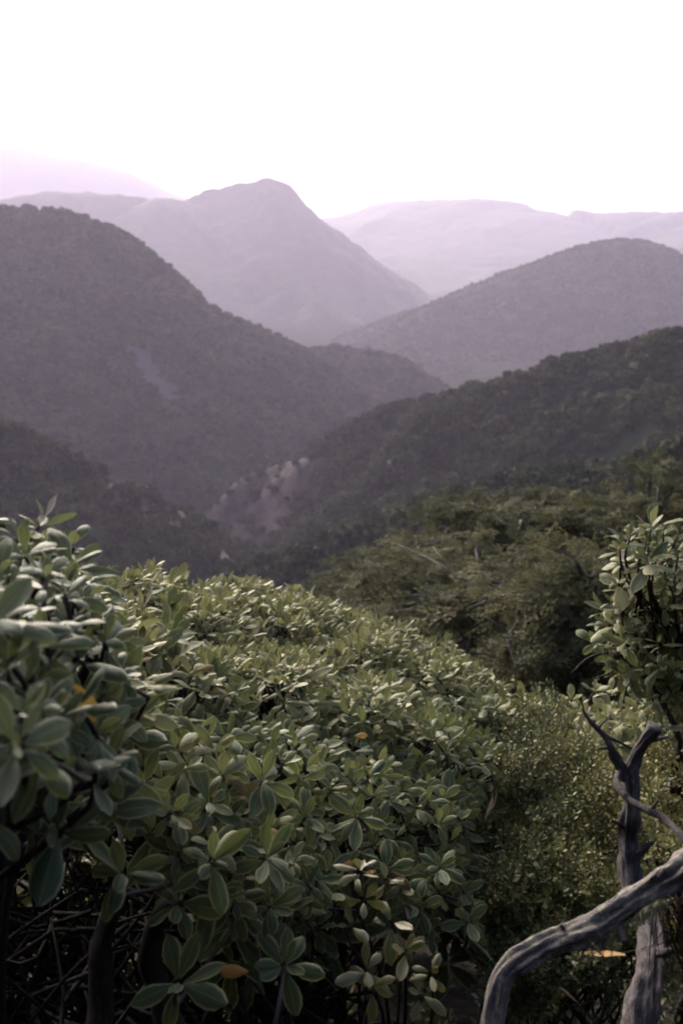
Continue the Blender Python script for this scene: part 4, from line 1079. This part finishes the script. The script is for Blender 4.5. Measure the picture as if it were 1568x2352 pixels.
# hanging rootlets right of the dead trunk
rt = empty('hanging_grass', at(1560, 2080, 1.7)); tag(rt, 'tuft of dry brownish grass hanging behind the arching branch', 'grass tuft')
bg_ = Bag()
for k in range(70):
    x = R.uniform(1505, 1640); p = at(x, 2060 + R.normal() * 15, 1.74)
    bg_.add(*tube([p, p + np.array([R.normal() * .02 + .02, R.normal() * .02, -.06]), p + np.array([R.normal() * .03 + .05, R.normal() * .03, -.15 - .08 * R.rand()])], [.0012, .0012, .0004], 7, 4))
bg_.link('blades', M_LEAF_DRY, rt)['kind'] = 'stuff'

# dead leaf blades and litter at the foot of the dead tree
ll = Leaves()
def litter(x, y, d, L, dr, mat, label, var=0):
    p = at(x, y, d); dd = unit(np.array(dr, float)); nn = unit(np.array([0, .42, .9])); nn = unit(nn - dd * (nn @ dd)); xx = np.cross(dd, nn)
    o = link('fallen_leaf', bank(mat)[var][R.randint(3)])
    from mathutils import Matrix
    M = np.eye(4); M[:3, :3] = np.stack([xx, dd, nn]).T * L; M[:3, 3] = p
    o.matrix_world = Matrix(M.tolist()); tag(o, label, 'leaf')
litter(1330, 2192, 1.95, 0.085, (1, .1, -.04), M_LEAF_OCHRE, 'long orange brown fallen leaf under the arching branch')
litter(1330, 2310, 2.0, 0.05, (-.5, .3, .6), M_LEAF_DRY, 'pale brown dry leaf left of the dead tree trunk', 1)

# leaf litter on the ground
rs = np.random.RandomState(90)
Xl = rs.uniform(-1.6, 1.9, 1500); Yl = rs.uniform(1.0, 3.6, 1500); Zl = ground_z(Xl, Yl) + 0.015
tv, tf, tu = TEMPL[2]
D = unit(np.stack([rs.normal(size=1500), rs.normal(size=1500), rs.normal(size=1500) * .2], 1)); Nn = unit(np.array([0, .4, .9]) + rs.normal(size=(1500, 3)) * .3); Nn = unit(Nn - D * (D * Nn).sum(1, keepdims=True))
B = np.stack([np.cross(D, Nn), D, Nn], 1)
v, f, t = place((tv, tf), np.stack([Xl, Yl, Zl], 1), B, rs.uniform(.04, .075, 1500), rs.rand(1500))
tag(link('leaf_litter', make_mesh('leaf_litter', v, f, M_LEAF_DRY, uv=np.tile(tu, (1500, 1)), attrs={'tint': t})), 'dry brown leaf litter on the dark ground', 'leaf litter', kind='stuff')

# ------------------------------------------------------------------ haze
hm = bpy.data.materials.new('valley_haze'); hm.use_nodes = True
nt = hm.node_tree; nt.nodes.remove(nt.nodes['Principled BSDF'])
pv = nt.nodes.new('ShaderNodeVolumePrincipled')
pv.inputs['Color'].default_value = HAZE_COLOR
pv.inputs['Density'].default_value = HAZE_DENSITY
pv.inputs['Anisotropy'].default_value = 0.32
nt.links.new(pv.outputs[0], nt.nodes['Material Output'].inputs['Volume'])
zs = [(o.matrix_world @ v.co).z for o in COL.objects if o.type == 'MESH' and o.name.startswith('hill') for v in o.data.vertices]
top = max(zs) + 25; bot = float(GV[:, 2].min()) - 3
V = [(x, y, z) for x in (-12500, 12500) for y in (-12500, 12500) for z in (bot, top)]
F = [(0, 1, 3, 2), (4, 6, 7, 5), (0, 4, 5, 1), (2, 3, 7, 6), (0, 2, 6, 4), (1, 5, 7, 3)]
tag(link('haze', make_mesh('haze', V, F, hm, smooth=False)), 'lavender haze filling the valley between the hills', 'haze', kind='stuff')
print('trees', counts, 'tris', sum(len(o.data.polygons) * 2 for o in COL.objects if o.type == 'MESH'))
